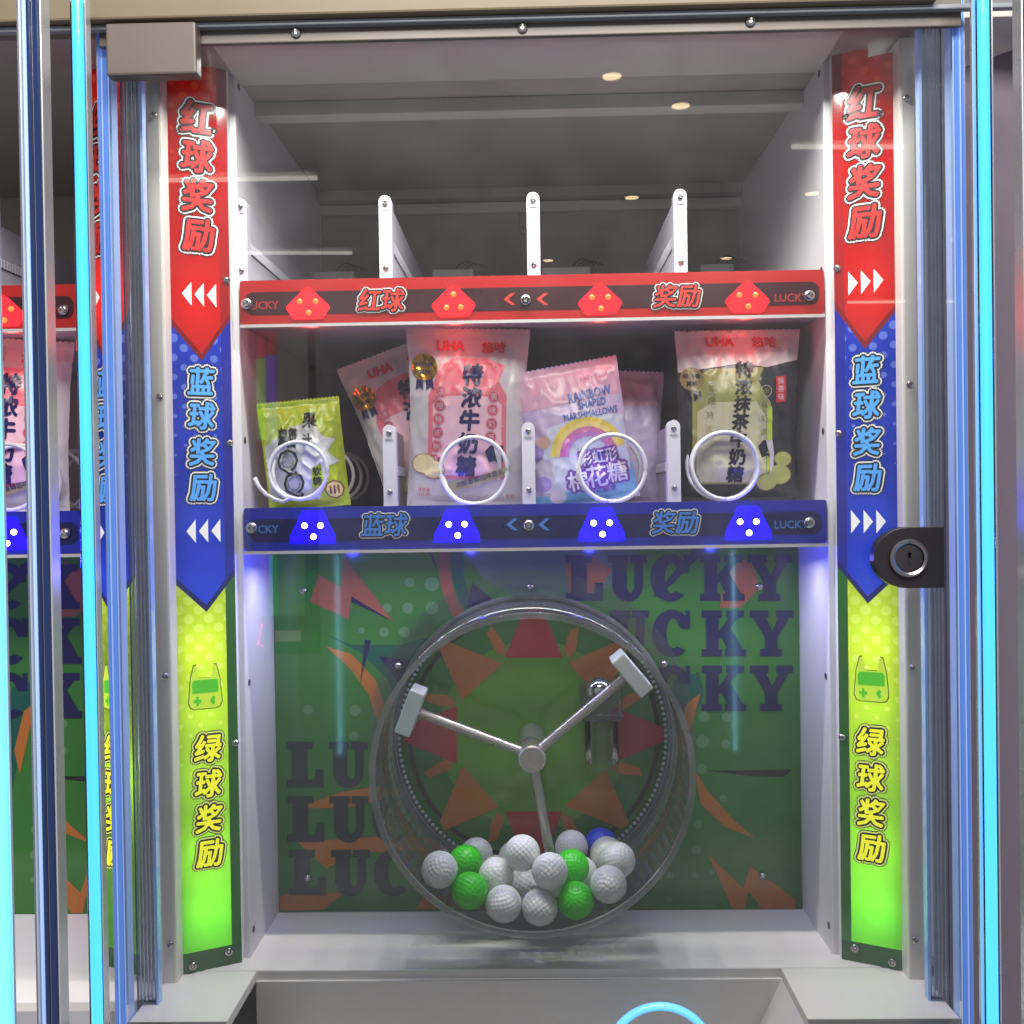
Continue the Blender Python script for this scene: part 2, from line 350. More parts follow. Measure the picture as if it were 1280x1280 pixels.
    obj('icon_body', MB().poly([(cu + x * kx, cz + y * k) for x, y in body], g(.0007)), mat('icon_yellow', (206, 238, 60), .4, emit=.5), ico)
    obj('icon_screen', MB().poly([(cu + x * kx, cz + y * k) for x, y in ((-20, -4), (20, -4), (20, 10), (17, 13), (-17, 13), (-20, 10))], g(.001)), mat('icon_green', (90, 214, 40), .4, emit=.35), ico)
    for x in (-12, 12):
        if x < 0: pts = [(-6, -2), (-2, -2), (-2, -6), (2, -6), (2, -2), (6, -2), (6, 2), (2, 2), (2, 6), (-2, 6), (-2, 2), (-6, 2)]
        else: pts = [(0, -6), (3, -3), (1.5, 0), (3, 3), (0, 6), (-3, 3), (-5, 0), (-3, -3)]
        obj('icon_button', MB().poly([(cu + (x + a) * kx, cz + (b - 14) * k) for a, b in pts], g(.001)), mat('icon_green', (90, 214, 40), .4, emit=.35), ico)
    for s, y in ((.20, 142), (.70, 146), (.045, 331), (.045, 540), (.045, 925), (.20, 1190), (.74, 1199)):
        screw(t, fn(us(s), zy(y), .0), .0042 if y > 1100 else .0036, n)
    return t
sgR = sign(1); sgL = sign(-1)
sg = copy_tree(sgR, (-PITCH_X, 0, 0))
for i, o_ in enumerate([c_ for c_ in sg.children if c_.type == 'LIGHT']):
    if i % 3: bpy.data.objects.remove(o_)
    else: o_.data = o_.data.copy(); o_.data.energy *= 2.4
sg['label'] = 'backlit red, blue and green sign of the neighbouring machine beyond the cyan light tube'; sg.name = 'backlit_sign.002'

# ================================================================== light rails
def rail(zt, zb, kind, pxs, py, words, wx, arrows, scr):
    redk = kind == 'red'
    body = mat('rail_red', (160, 22, 20), .30, coat=.15, var=.03) if redk else mat('rail_blue', (22, 32, 150), .30, coat=.15, var=.03)
    strip = mat('rail_strip_red', (52, 20, 26), .3) if redk else mat('rail_strip_blue', (14, 18, 74), .3)
    t = thing('light_rail', '%s glossy shelf rail with %s lamp clusters and outlined characters' % (kind, kind), 'light rail', (0, YR, zb))
    hx = WX - .0025
    fn = lambda u, v, d: Vector((u, YR - d, v))
    def rr(x0, x1, z0, z1, r, n=6):
        out = []
        for cx, cz, a in ((x1 - r, z1 - r, 0), (x0 + r, z1 - r, 90), (x0 + r, z0 + r, 180), (x1 - r, z0 + r, 270)):
            for i in range(n + 1): b = R(a + 90 * i / n); out.append((cx + r * math.cos(b), cz + r * math.sin(b)))
        return out
    obj('rail_face', MB().poly(rr(-hx, hx, zb, zt, .003), fn, -.006), body, t, bevel=.0006)
    hh = zt - zb; zc = (zt + zb) / 2 - hh * .04
    obj('dark_strip', MB().poly(rr(-hx + .005, hx - .005, zc - hh * .25, zc + hh * .27, .009), lambda u, v, d: fn(u, v, .0004)), strip, t)
    obj('metal_lip', MB().box(-hx, hx, YR - .0015, YR + .006, zb - .0035, zb - .0004), mat('lip_metal', (196, 190, 190), .35, .3), t)
    lens = mat('lens_red', (230, 20, 20), .2, emit=3.2, ecol=(255, 24, 34), var=0) if redk else mat('lens_blue', (10, 10, 240), .2, emit=9.0, ecol=(8, 0, 255), var=0)
    bulbm = mat('bulb_red', (255, 70, 30), .3, emit=3.0, ecol=(255, 92, 40), var=0) if redk else mat('bulb_blue', (230, 235, 255), .3, emit=14, ecol=(205, 215, 255), var=0)
    k = YR / 1280
    for i, px in enumerate(pxs):
        c = P(px, py[0] + (py[1] - py[0]) * (px - 385) / 550, YR); cx, cz = c.x, c.z
        shape = [(0, 20), (5, 18), (26, -2), (27, -6), (19, -18), (16, -19), (-16, -19), (-19, -18), (-27, -6), (-26, -2), (-5, 18)]
        if not redk: shape = [(-12, 21), (12, 21), (20, 6), (28, -10), (28, -19), (-28, -19), (-28, -10), (-20, 6)]
        ln = obj('lamp_lens', MB().poly([(cx + x * k, cz + y * k) for x, y in shape], lambda u, v, d: fn(u, v, .0012 + d), -.001), lens, t)
        up = redk and i == 1
        for bx, by in (((0, 9), (-9, -7), (9, -7)) if up else ((-10, 3), (10, 3), (1, -11))):
            p = Vector((cx + bx * k, YR - .0012, cz + by * k))
            obj('bulb', MB().lathe(p, (0, -1, 0), [(.0030, 0), (.0028, .0012), (.0018, .0024), (.00001, .003)], 14), bulbm, ln, True)
        ld = bpy.data.lights.new('rail_lamp', 'POINT'); ld.shadow_soft_size = .006
        ld.energy = .04 if redk else .26; ld.color = (1, .06, .04) if redk else (.05, .04, 1)
        lo_ = bpy.data.objects.new('rail_lamp', ld); C.objects.link(lo_); lo_.parent = t; lo_.location = Vector((cx, YR + .014, zb - .011)) - Vector(t.location)
        if not redk:                                 # the blue module also shines up past the tray edge
            l2 = lo_.copy(); l2.data = ld.copy(); l2.data.energy = .045; C.objects.link(l2); l2.location = Vector((cx, YR + .003, zt + .006)) - Vector(t.location)
    lm = mat('rail_letter_red', (196, 52, 42), .35) if redk else mat('rail_letter_blue', (62, 120, 205), .35)
    for wd, px in zip(words, wx):
        c = P(px, py[0] + (py[1] - py[0]) * (px - 385) / 550 - 3, YR)
        outlined(t, wd, fn, c.x, c.z, .0225, .047, (lm, ink, mat('rail_white', (206, 204, 206), .4), None), .0024, .16, .035, .0006)
    for px in arrows:
        c = P(px, (py[0] + py[1]) / 2 - 2, YR); a = .006
        obj('chevron', MB().poly([(c.x - a, c.z), (c.x + a * .3, c.z + a), (c.x + a, c.z + a), (c.x - a * .2, c.z), (c.x + a, c.z - a), (c.x + a * .3, c.z - a)], lambda u, v, d: fn(u, v, .0007)), lm, t)
    for px, w_ in ((328, 'LUCKY'), (989, 'LUCKY')):
        c = P(px, py[0] + (py[1] - py[0]) * (px - 385) / 550 + 1, YR)
        obj('small_word', text_mb(w_, fn, c.x, c.z, .0078, .033, .0007, .03), mat('rail_word_red', (150, 36, 34), .4) if redk else mat('rail_word_blue', (58, 104, 176), .4), t)
    for px in scr:
        c = P(px, py[0] + (py[1] - py[0]) * (px - 385) / 550 - 1, YR); screw(t, (c.x, YR - .0008, c.z), .0058)
    return t
zrt, zrb, zbt, zbb = P(660, 344, YR).z, P(660, 399, YR).z, P(660, 630, YR).z, P(660, 684, YR).z
railR = rail(zrt, zrb, 'red', (385, 567, 750, 934), (380, 372), ('红球', '奖励'), (477, 846), (637, 678), (309, 657, 1011))
railB = rail(zbt, zbb, 'blue', (391, 571, 752, 935), (660, 655), ('蓝球', '奖励'), (481, 844), (640, 680), (315, 661, 1011))
for rl, cn in ((railR, 'red'), (railB, 'blue')):
    c = copy_tree(rl, (-PITCH_X, 0, 0)); c['label'] = '%s rail end with lit lamps inside the neighbouring machine showing a pink candy bag' % cn
    c = copy_tree(rl, (PITCH_X, 0, 0)); c['label'] = '%s rail of the neighbouring machine behind the grey purple panel' % cn
# shelf trays
ZS1, ZS2 = zrt - .006, zbt - .003                       # tray tops
def tray(z, zb, lab):
    t = thing('shelf_tray', lab, 'shelf', (0, 1.2, zb))
    obj('tray_board', MB().box(-WX + .001, WX - .001, YR + .0065, YB - .032, zb, zb + .004), mat('tray_grey', (176, 172, 178), .45), t)
    obj('tray_deck', MB().box(-WX + .001, WX - .001, YR + .0065, YB - .034, z - .004, z), mat('tray_grey', (176, 172, 178), .45), t)
    return t
tr1 = tray(ZS1, zrb + .001, 'grey metal shelf tray behind the red rail')
tr2 = tray(ZS2, zbb + .001, 'grey metal shelf tray carrying candy bags behind the blue rail')

# ================================================================== shelf dividers
lav = mat('divider_white_plastic', (206, 202, 216), .35, var=.03)
def divider(px, ytop, ybot, zbase, lab, left_face=True, group=None):
    top = P(px, ytop, 1.045); x = top.x; w = .0066
    t = thing('shelf_divider', lab, 'divider', (x, 1.045, zbase), group)
    zt = top.z
    pts = [(-w, zbase), (w, zbase)] + [(w * math.cos(R(a)), zt - w + w * math.sin(R(a))) for a in range(0, 181, 15)]
    fn = lambda u, v, d: Vector((x + u, 1.045 - d, v))
    obj('front_cap', MB().poly(pts, fn, -.014), lav, t, bevel=.0009)
    zl = zt - .010
    obj('plate', MB().add([(x + sx * .0028, yy, zz) for sx in (-1, 1) for yy, zz in ((1.0592, zbase), (1.0592, zt - .004), (1.40, zt - .010), (1.40, zbase))], [(0, 1, 2, 3), (7, 6, 5, 4), (0, 4, 5, 1), (1, 5, 6, 2), (2, 6, 7, 3)]), lav, t)
    rk = mat('rack_dark', (52, 50, 58), .5)
    for sx in (-1, 1):
        r_ = obj('rack_strip', MB().box(*sorted((x + sx * .0029, x + sx * .0034)), 1.063, 1.39, zt - .052, zt - .040), rk, t)
        mb = MB()
        for i in range(54): y = 1.066 + i * .006; mb.box(*sorted((x + sx * .0034, x + sx * .0052)), y, y + .0026, zt - .051, zt - .041)
        tt = obj('rack_teeth', mb, lav, r_); tt['kind'] = 'stuff'
    screw(t, (x, 1.0448, zt - .0085), .0030); screw(t, (x, 1.0448, zbase + (zt - zbase) * .20), .0030)
    obj('mark', MB().box(x - .004, x + .004, 1.0444, 1.0449, zt - .0155, zt - .0150), mat('mark_grey', (150, 146, 158), .5), t)
    return t
gp = 'rounded white shelf dividers'
dv = [divider(300, 248, 345, ZS1, 'rounded white divider against the white side wall above the red rail', group=gp),
      divider(481, 244, 342, ZS1, 'rounded white divider above the red rail, first one out from the dividers at the wall', group=gp),
      divider(666, 240, 340, ZS1, 'rounded white divider in the middle of the red rail, below the latch', group=gp),
      divider(850, 236, 338, ZS1, 'rounded white divider above the outlined characters at the end of the red rail', group=gp),
      divider(486, 531, 628, ZS2, 'rounded white divider between the green pouch and the pink candy bag', group=gp),
      divider(660, 528, 626, ZS2, 'rounded white divider between pink candy bag and rainbow marshmallow bag', group=gp),
      divider(842, 525, 624, ZS2, 'rounded white divider between rainbow marshmallow bag and matcha candy bag', group=gp)]
nd = copy_tree(dv[3], (-PITCH_X + .02, 0, 0)); nd['label'] = 'lavender white shelf divider with dark toothed rack in the neighbouring machine'
# motor boxes and wires behind the upper tray, latch on the back wall
for i, (a, b) in enumerate(((388, 442), (540, 592), (678, 738), (876, 918))):
    p0, p1 = P(a, 338, 1.40), P(b, 338, 1.40)
    t = thing('coil_motor', ['white coil motor housing beside the wall divider', 'white coil motor housing with brown wires', 'white coil motor housing behind the middle divider', 'white coil motor housing by the opposite side wall'][i], 'motor', (p0.x, 1.40, ZS1), 'coil motors on the upper tray')
    obj('housing', MB().box(p0.x, p1.x, 1.402, 1.425, ZS1, P(660, 334, 1.40).z), white, t, bevel=.002)
    for j in range(3):
        q = Vector((p1.x - .012 - .006 * j, 1.40, P(660, 334, 1.40).z))
        obj('wire', MB().tube([q + Vector((dx_ * .03, 0, math.sin(dx_ * 3.1) * (.006 + .002 * j))) for dx_ in [n / 8 for n in range(9)]], .0009, 6), mat('wire_brown', (96, 70, 44), .5) if j < 2 else mat('wire_black', (30, 28, 30), .5), t, True)
q = P(655, 276, YB); t = thing('latch', 'small worn metal latch on the back wall', 'latch', (q.x, YB, q.z))
obj('latch_plate', MB().box(q.x - .006, q.x + .006, YB - .006, YB - .0005, q.z - .02, q.z + .02), mat('latch_metal', (150, 140, 112), .4, .6), t, bevel=.002)
obj('latch_bolt', MB().cyl((q.x + .002, YB - .014, q.z - .008), (q.x + .002, YB - .006, q.z - .008), .005), mat('latch_metal', (150, 140, 112), .4, .6), t, True)

# ================================================================== backboard with printed artwork
zt_b, zb_b = P(660, 676, YBOARD).z, ZF + .0005
bb = thing('backboard', 'green printed backboard with dark LUCKY lettering and a sunburst disc', 'backboard', (0, YBOARD, ZF))
def bfn(lv): return lambda u, v, d: Vector((u, YBOARD - .0003 * lv, v))
bcol = dict(base=(48, 104, 42), teal=(18, 76, 62), disc=(76, 120, 34), navy=(26, 26, 64), slate=(36, 46, 48), orange=(160, 96, 40), salmon=(140, 76, 58), red=(156, 40, 38), black=(28, 34, 32), grey=(74, 98, 80), dot=(84, 122, 80), lime=(80, 128, 32))
bm_ = {k: mat('print_' + k, v, .10, var=.05) for k, v in bcol.items()}
obj('board_sheet', MB().box(-WX + .0008, WX - .0008, YBOARD, YBOARD + .005, zb_b, zt_b), bm_['base'], bb)
def bp(px, py): p = P(px, py, YBOARD); return (p.x, p.z)
def clipb(pts):
    return [(max(-WX + .0012, min(WX - .0012, x)), max(zb_b + .0006, min(zt_b - .0004, z))) for x, z in pts]
def bprint(name, px, key, lv): return obj(name, MB().poly(clipb([bp(*p) for p in px]), bfn(lv)), bm_[key], bb)
def circ(cx, cy, r, n=64, a0=0, a1=360): return [(cx + r * math.cos(R(a0 + (a1 - a0) * i / n)), cy - r * math.sin(R(a0 + (a1 - a0) * i / n))) for i in range(n + (a1 - a0 != 360))]
def ringp(name, cx, cy, r0, r1, key, lv, a0=0, a1=360, n=72):
    mb = MB(); f = bfn(lv); o = [bp(*p) for p in circ(cx, cy, r1, n, a0, a1 - .001)]; i_ = [bp(*p) for p in circ(cx, cy, r0, n, a0, a1 - .001)]; o = clipb(o); i_ = clipb(i_)
    mb.add([f(x, z, 0) for x, z in o + i_], [(j, j + 1, n + 1 + j + 1, n + 1 + j) for j in range(n)]); return obj(name, mb, bm_[key], bb)
# swirls and shapes, left of the drum
bprint('printed_swirl', [(580, 684), (600, 720), (640, 745), (700, 752), (760, 735), (800, 684)], 'grey', 1)
ringp('printed_arc', 690, 700, 128, 142, 'salmon', 1, 150, 215)
ringp('printed_arc', 690, 700, 112, 126, 'teal', 1.3, 160, 250)
bprint('printed_swirl', [(405, 792), (440, 806), (500, 806), (560, 790), (610, 740), (600, 800), (540, 840), (500, 900), (486, 850), (450, 815)], 'teal', 1)
bprint('printed_flame', [(408, 808), (440, 818), (470, 850), (484, 890), (476, 920), (462, 870), (440, 838)], 'orange', 2)
bprint('printed_bolt', [(430, 695), (492, 777), (439, 745), (436, 774), (388, 752), (398, 718), (426, 734)], 'salmon', 2)
bprint('printed_sliver', [(439, 745), (492, 777), (440, 753)], 'navy', 2.6)
bprint('printed_sliver', [(533, 686), (540, 688), (546, 712)], 'navy', 2)
bprint('printed_sliver', [(456, 799), (464, 801), (450, 856)], 'navy', 2)
bprint('printed_sliver', [(473, 820), (512, 824), (500, 856)], 'navy', 2)
bprint('printed_sliver', [(590, 728), (617, 750), (584, 760)], 'navy', 2)
bprint('printed_flame', [(372, 1010), (425, 990), (470, 983), (560, 988), (480, 1000), (430, 1010)], 'orange', 1.2)
bprint('printed_flame', [(372, 1052), (470, 1046), (580, 1050), (560, 1062), (440, 1066), (408, 1086), (384, 1064)], 'orange', 1.2)
bprint('printed_flame', [(345, 1122), (368, 1113), (430, 1116), (404, 1137), (350, 1138)], 'orange', 1.2)
bprint('printed_flame', [(520, 1136), (530, 1118), (600, 1124), (640, 1136)], 'orange', 1.2)
# right of the drum
bprint('printed_sliver', [(705, 700), (735, 692), (765, 712), (740, 750), (712, 740)], 'salmon', 1.1)
bprint('printed_flame', [(900, 760), (912, 690), (940, 705), (950, 735), (925, 760)], 'salmon', 1.1)
bprint('printed_sliver', [(815, 748), (868, 684), (885, 684), (840, 730)], 'navy', 3.4)
bprint('printed_swirl', [(842, 850), (874, 840), (880, 870), (862, 905), (846, 960), (838, 1000), (828, 960)], 'teal', 1)
bprint('printed_flame', [(845, 930), (858, 880), (876, 866), (866, 900), (852, 960)], 'orange', 1.6)
bprint('printed_flame', [(868, 962), (882, 985), (916, 1024), (944, 1048), (905, 1033), (876, 1006)], 'orange', 1.2)
bprint('printed_sliver', [(883, 963), (990, 962), (980, 971), (940, 970)], 'black', 1.2)
bprint('printed_bolt', [(885, 1068), (929, 1110), (938, 1082), (994, 1124), (994, 1138), (952, 1138), (936, 1114), (931, 1138), (916, 1138)], 'orange', 1.2)
random.seed(5)
for px, py, r in ((880, 896, 7), (908, 896, 6), (878, 927, 8), (907, 930, 6), (877, 961, 7), (904, 998, 5), (872, 1030, 6), (870, 1062, 6), (838, 1094, 5), (868, 1094, 4), (385, 887, 6), (444, 888, 7), (484, 688 + 72, 6), (510, 760, 7), (540, 760, 8), (480, 790, 6), (506, 790, 7), (452, 788, 4), (442, 920, 6), (540, 730, 9), (512, 728, 6), (836, 1124, 4), (890, 1090, 4)):
    bprint('printed_dot', circ(px, py, r, 18), 'dot', 1.8)
# sunburst disc behind the drum
DX, DY = 667, 918
bprint('printed_disc', circ(DX, DY, 176), 'base', 3.8)
ringp('printed_ring', DX, DY, 152, 158, 'black', 4.6)
bprint('printed_disc', circ(DX, DY, 118, 48), 'lime', 4.2)
for a, key in ((0, 'red'), (45, 'orange'), (90, 'red'), (135, 'orange'), (180, 'red'), (225, 'orange'), (270, 'red'), (315, 'orange')):
    ca, sa = math.cos(R(a)), math.sin(R(a))
    if key == 'red': loc_ = [(96, -36), (96, 36), (162, 9), (162, -9)]
    else: loc_ = [(90, -35), (94, 33), (163, 6), (160, -6)]
    bprint('printed_ray', [(DX + u * ca - v * sa, DY - u * sa - v * ca) for u, v in loc_], key, 5.4)
for a in (20, 68, 112, 160, 200, 248, 292, 340):
    ca, sa = math.cos(R(a)), math.sin(R(a))
    bprint('printed_flame', [(DX + u * ca - v * sa, DY - u * sa - v * ca) for u, v in ((104, -5), (120, -9), (146, -2), (138, 7), (112, 5))], 'orange', 5.0)
# slab letters
def arc(cx, cy, rx, ry, a0, a1, n=14): return [(cx + rx * math.cos(R(a0 + (a1 - a0) * i / n)), cy + ry * math.sin(R(a0 + (a1 - a0) * i / n))) for i in range(n + 1)]
SL = {'L': [(0, 0), (.88, 0), (.88, .40), (.70, .40), (.66, .17), (.50, .17), (.50, .84), (.62, .84), (.62, 1), (0, 1), (0, .84), (.13, .84), (.13, .17), (0, .17)],
      'U': [(0, 1), (0, .84), (.10, .84)] + arc(.46, .34, .36, .36, 180, 360) + [(.82, .84), (.92, .84), (.92, 1), (.52, 1), (.52, .84), (.62, .84)] + arc(.53, .32, .09, .14, 0, -180, 8) + [(.44, .84), (.54 - .06, .84), (.48, 1)],
      'C': arc(.47, .5, .47, .52, 45, 315, 30) + arc(.50, .5, .16, .33, 300, 60, 14) + [(.68, .60), (.90, .60), (.90, 1.0), (.78, 1.0)],
      'K': [(0, 0), (.48, 0), (.48, .16), (.40, .16), (.40, .34), (.46, .42), (.60, .16), (.54, .16), (.54, 0), (1.05, 0), (1.05, .16), (.97, .16), (.68, .62), (.86, .84), (1.0, .84), (1.0, 1), (.58, 1), (.58, .84), (.64, .84), (.40, .54), (.40, .84), (.48, .84), (.48, 1), (0, 1), (0, .84), (.10, .84), (.10, .16), (0, .16)],
      'Y': [(.24, 0), (.76, 0), (.76, .16), (.66, .16), (.66, .40), (.92, .84), (1.02, .84), (1.02, 1), (.62, 1), (.62, .84), (.68, .84), (.53, .56), (.38, .84), (.44, .84), (.44, 1), (0, 1), (0, .84), (.08, .84), (.36, .40), (.36, .16), (.24, .16)]}
def word(x0, ybase, hgt, key, skip=0, stop=5):
    for i, ch_ in enumerate('LUCKY'):
        if i < skip or i >= stop: continue
        xo = x0 + (0, 53, 106, 168, 228)[i]
        bprint('printed_letter', [(xo + u * 53, ybase - v * hgt) for u, v in SL[ch_]], key, 3.0)
word(707, 751, 57, 'navy'); word(709, 820, 57, 'navy', 1); word(709, 889, 57, 'navy', 2)
word(358, 984, 57, 'slate', 0, 3); word(359, 1052, 57, 'slate', 0, 3); word(361, 1119, 57, 'slate', 0, 3)
for px, py in ((379, 738), (949, 733), (385, 1097), (953, 1095)):
    x, z = bp(px, py); screw(bb, (x, YBOARD - .001, z), .0045)
nb = copy_tree(bb, (-PITCH_X, 0, 0)); nb['label'] = 'dim green backboard of the neighbouring machine seen through its clear front'

# ================================================================== ball drum
acr = thin_glass('drum_acrylic', (250, 252, 251), .7, .02, dust=.025); acr_e = mat('acrylic_edge', (206, 214, 210), .12, var=.05)
rimg = thin_glass('drum_rim_acrylic', (224, 232, 228), 2.4, .05, dust=.38)
YD0, YD1, RD = .985, 1.146, .157
dc = P(665, 970, YD0); ax, az = dc.x, dc.z
dr = thing('ball_drum', 'clear acrylic lottery drum with three steel arms and white paddles', 'drum', (ax, YD0, az - RD))
obj('drum_shell', MB().lathe((ax, 0, az), 'y', [(RD, YD0 + .004), (RD, YD1), (RD - .003, YD1), (RD - .003, YD0 + .004)], 96, True), acr, dr, 'all')
obj('front_rim', MB().lathe((ax, 0, az), 'y', [(RD + .0008, YD0), (RD + .0008, YD0 + .0038), (RD - .005, YD0 + .0038), (RD - .005, YD0)], 96, True), rimg, dr, True)
obj('rear_rim', MB().lathe((ax, 0, az), 'y', [(RD + .004, YD1 + .0005), (RD + .004, YD1 + .004), (RD - .006, YD1 + .004), (RD - .006, YD1 + .0005)], 96, True), thin_glass('rear_rim_acrylic', (196, 206, 200), 1.6, .06, dust=.25), dr, True)
obj('mounting_flange', MB().lathe((ax, 0, az + .004), 'y', [(RD + .0045, YD1 + .0005), (RD + .026, YD1 + .0005), (RD + .026, YD1 + .003), (RD + .0045, YD1 + .003)], 96, True), thin_glass('flange_acrylic', (246, 248, 250), .8, .04, dust=.03), dr, True)
mb = MB()
for i in range(150):
    a = 2 * math.pi * i / 150; c = Vector((ax + (RD - .0075) * math.cos(a), YD1 + .0005, az + (RD - .0075) * math.sin(a)))
    mb.lathe(c, (0, -1, 0), [(.0022, 0), (.0018, .0014), (.00001, .0022)], 6)
o = obj('toothed_ring', mb, mat('tooth_plastic', (170, 180, 186), .12, .2, var=0), dr, True); o['kind'] = 'stuff'
steel = mat('brushed_steel', (176, 170, 162), .3, .85, var=.1, vscale=40)
YS = 1.064; hub = Vector((ax, YS, az))
obj('axle', MB().cyl((ax, YS + .02, az), (ax, YBOARD - .002, az), .0145, n=28), mat('axle_grey', (116, 122, 104), .35, .4), dr, True)
obj('hub', MB().lathe(hub, 'y', [(.00001, -.017), (.0125, -.017), (.0142, -.0155), (.0142, .016), (.0125, .0195), (.00001, .0195)], 32), steel, dr, True)
for a in (158.5, 39.5, 279.5):
    d = Vector((math.cos(R(a)), 0, math.sin(R(a)))); tg = Vector((-d.z, 0, d.x)); e0, e1 = hub + d * .013, hub + d * .130
    sp = obj('arm', MB().cyl(e0, e1, .0052, n=20), steel, dr, True)
    vs = [e1 + d * aa + tg * bb_ + Vector((0, cc, 0)) for aa in (-.004, .0125) for bb_ in (-.0235, .0235) for cc in (-.02, .02)]
    obj('paddle', MB().add(vs, [(0, 1, 3, 2), (4, 6, 7, 5), (0, 4, 5, 1), (2, 3, 7, 6), (0, 2, 6, 4), (1, 5, 7, 3)]), mat('paddle_white', (216, 220, 216), .4), sp, bevel=.0015)
for px, py in ((498, 832), (830, 830), (663, 733)):
    p = P(px, py, YD1); screw(dr, (p.x, YD1, p.z), .004)
# steel sphere catch in a clear block on the backboard
q = P(749, 862, 1.135); t = thing('ball_catch', 'chrome ball in a clear acrylic block behind the drum arm', 'ball catch', (q.x, 1.135, q.z - .02))
obj('chrome_ball', MB().lathe(q, 'y', [(.016 * math.sin(R(b)) + .00001, -.016 * math.cos(R(b))) for b in range(0, 181, 10)], 28), mat('chrome', (236, 236, 236), .1, 1.0, var=0), t, 'all')
obj('clear_block', MB().box(q.x - .021, q.x + .024, 1.117, 1.1525, q.z - .032, q.z + .006), thin_glass('block_acrylic', (246, 248, 246), 1.2, .03, dust=.06), t, bevel=.002)
obj('clear_tube', MB().cyl((q.x + .002, 1.134, q.z - .086), (q.x + .002, 1.134, q.z - .033), .0185, .0185, 28, False), thin_glass('tube_acrylic', (246, 250, 244), 1.0, .03), t, 'all')

# ---- dimpled balls
bm = bmesh.new(); bmesh.ops.create_icosphere(bm, subdivisions=5, radius=1); BR = .0180
fib = [Vector((math.cos(i * 2.399963) * math.sqrt(1 - (1 - 2 * (i + .5) / 230) ** 2), math.sin(i * 2.399963) * math.sqrt(1 - (1 - 2 * (i + .5) / 230) ** 2), 1 - 2 * (i + .5) / 230)) for i in range(230)]
from mathutils.kdtree import KDTree
kd = KDTree(len(fib)); [kd.insert(p, i) for i, p in enumerate(fib)]; kd.balance()
for v in bm.verts:
    d = kd.find(v.co.normalized())[2]; k = max(0, 1 - (d / .105) ** 2); v.co = v.co.normalized() * BR * (1 - .05 * k)
for f in bm.faces: f.smooth = True
bme = bpy.data.meshes.new('ball'); bm.to_mesh(bme); bm.free(); bme.materials.append(None)
BM = {'w': mat('ball_white', (226, 226, 224), .38, var=.04, sss=.15), 'g': mat('ball_green', (52, 206, 22), .36, var=.03, sss=.15), 'b': mat('ball_blue', (24, 58, 200), .36, var=.03)}
BALLS = [('w', 558, 1095, 1.010), ('w', 596, 1074, 1.105), ('w', 654, 1067, 1.030), ('w', 620, 1097, 1.035), ('w', 684, 1101, 1.010), ('w', 628, 1143, 1.005), ('w', 673, 1146, 1.008),
         ('w', 715, 1066, 1.110), ('w', 765, 1083, 1.085), ('w', 785, 1090, 1.050), ('w', 761, 1117, 1.008), ('w', 655, 1118, 1.075), ('w', 640, 1075, 1.110), ('w', 736, 1108, 1.070), ('w', 612, 1122, 1.09),
         ('w', 700, 1128, 1.10), ('g', 584, 1126, 1.010), ('g', 580, 1088, 1.080), ('g', 716, 1085, 1.045), ('g', 719, 1139, 1.006), ('b', 752, 1070, 1.122)]
bpos = [P(x, y, Y) for _, x, y, Y in BALLS]
for it in range(60):
    for i in range(len(bpos)):
        for j in range(i):
            d = bpos[i] - bpos[j]; l = d.length
            if l < 2 * BR: s_ = d * ((2 * BR - l) / l * .5); bpos[i] += s_; bpos[j] -= s_
        p = bpos[i]; rx, rz = p.x - ax, p.z - az; rr_ = math.hypot(rx, rz); mx_ = RD - .003 - BR
        if rr_ > mx_: p.x = ax + rx / rr_ * mx_; p.z = az + rz / rr_ * mx_
        p.y = max(YD0 + .006 + BR * .9, min(YD1 - .001 - BR, p.y))
bl = {'w': 'dimpled white ball lying in the clear drum', 'g': 'dimpled bright green ball lying in the clear drum', 'b': 'dimpled blue ball half hidden behind white balls in the drum'}
for (k, *_), p in zip(BALLS, bpos):
    o = bpy.data.objects.new({'w': 'white_ball', 'g': 'green_ball', 'b': 'blue_ball'}[k], bme); C.objects.link(o); o.location = p
    o.rotation_euler = (random.uniform(0, 6), random.uniform(0, 6), random.uniform(0, 6)); o.material_slots[0].link = 'OBJECT'; o.material_slots[0].material = BM[k]
    tag(o, bl[k], 'ball', {'w': 'white balls in the drum', 'g': 'green balls in the drum', 'b': None}[k])

# ================================================================== vending coils
coilm = mat('coil_white', (208, 206, 212), .3, var=.03)
def coil(px, py, rpx, segs, lab, dx=0, y0=1.046, start=250, tail=None):
    c = P(px, py, y0); r = rpx / 1280 * y0; pts = []; a = start; y = y0
    for turns, pitch in segs:
        n = int(turns * 40)
        for i in range(n):
            pts.append((c.x + dx + r * math.cos(R(a)), y, c.z + r * math.sin(R(a)))); a -= 9; y += pitch / 40
    if tail: pts = [(P(x, yy, y0).x + dx, y0 + .001, P(x, yy, y0).z) for x, yy in tail] + pts
    o = obj('vending_coil', MB().tube(pts, .0022, 8), coilm, None, 'all'); tag(o, lab, 'coil', 'white vending coils'); return o
coil(371, 588, 36, ((1.1, .012), (1.0, .062), (4, .055)), 'white wire vending coil in front of the small green pouch', tail=((318, 597), (323, 608), (332, 618), (343, 624), (354, 627)), start=255)
coil(592, 588, 42, ((1.0, .012), (1.0, .07), (3, .06)), 'white wire vending coil in front of the pink milk candy bag', start=285)
coil(766, 585, 42, ((1.0, .010), (1.0, .07), (3, .06)), 'white wire vending coil in front of the rainbow marshmallow bag', start=262)
coil(908, 582, 42, ((2.0, .010), (1.0, .07), (3, .06)), 'doubled white wire vending coil in front of the matcha candy bag', start=270)
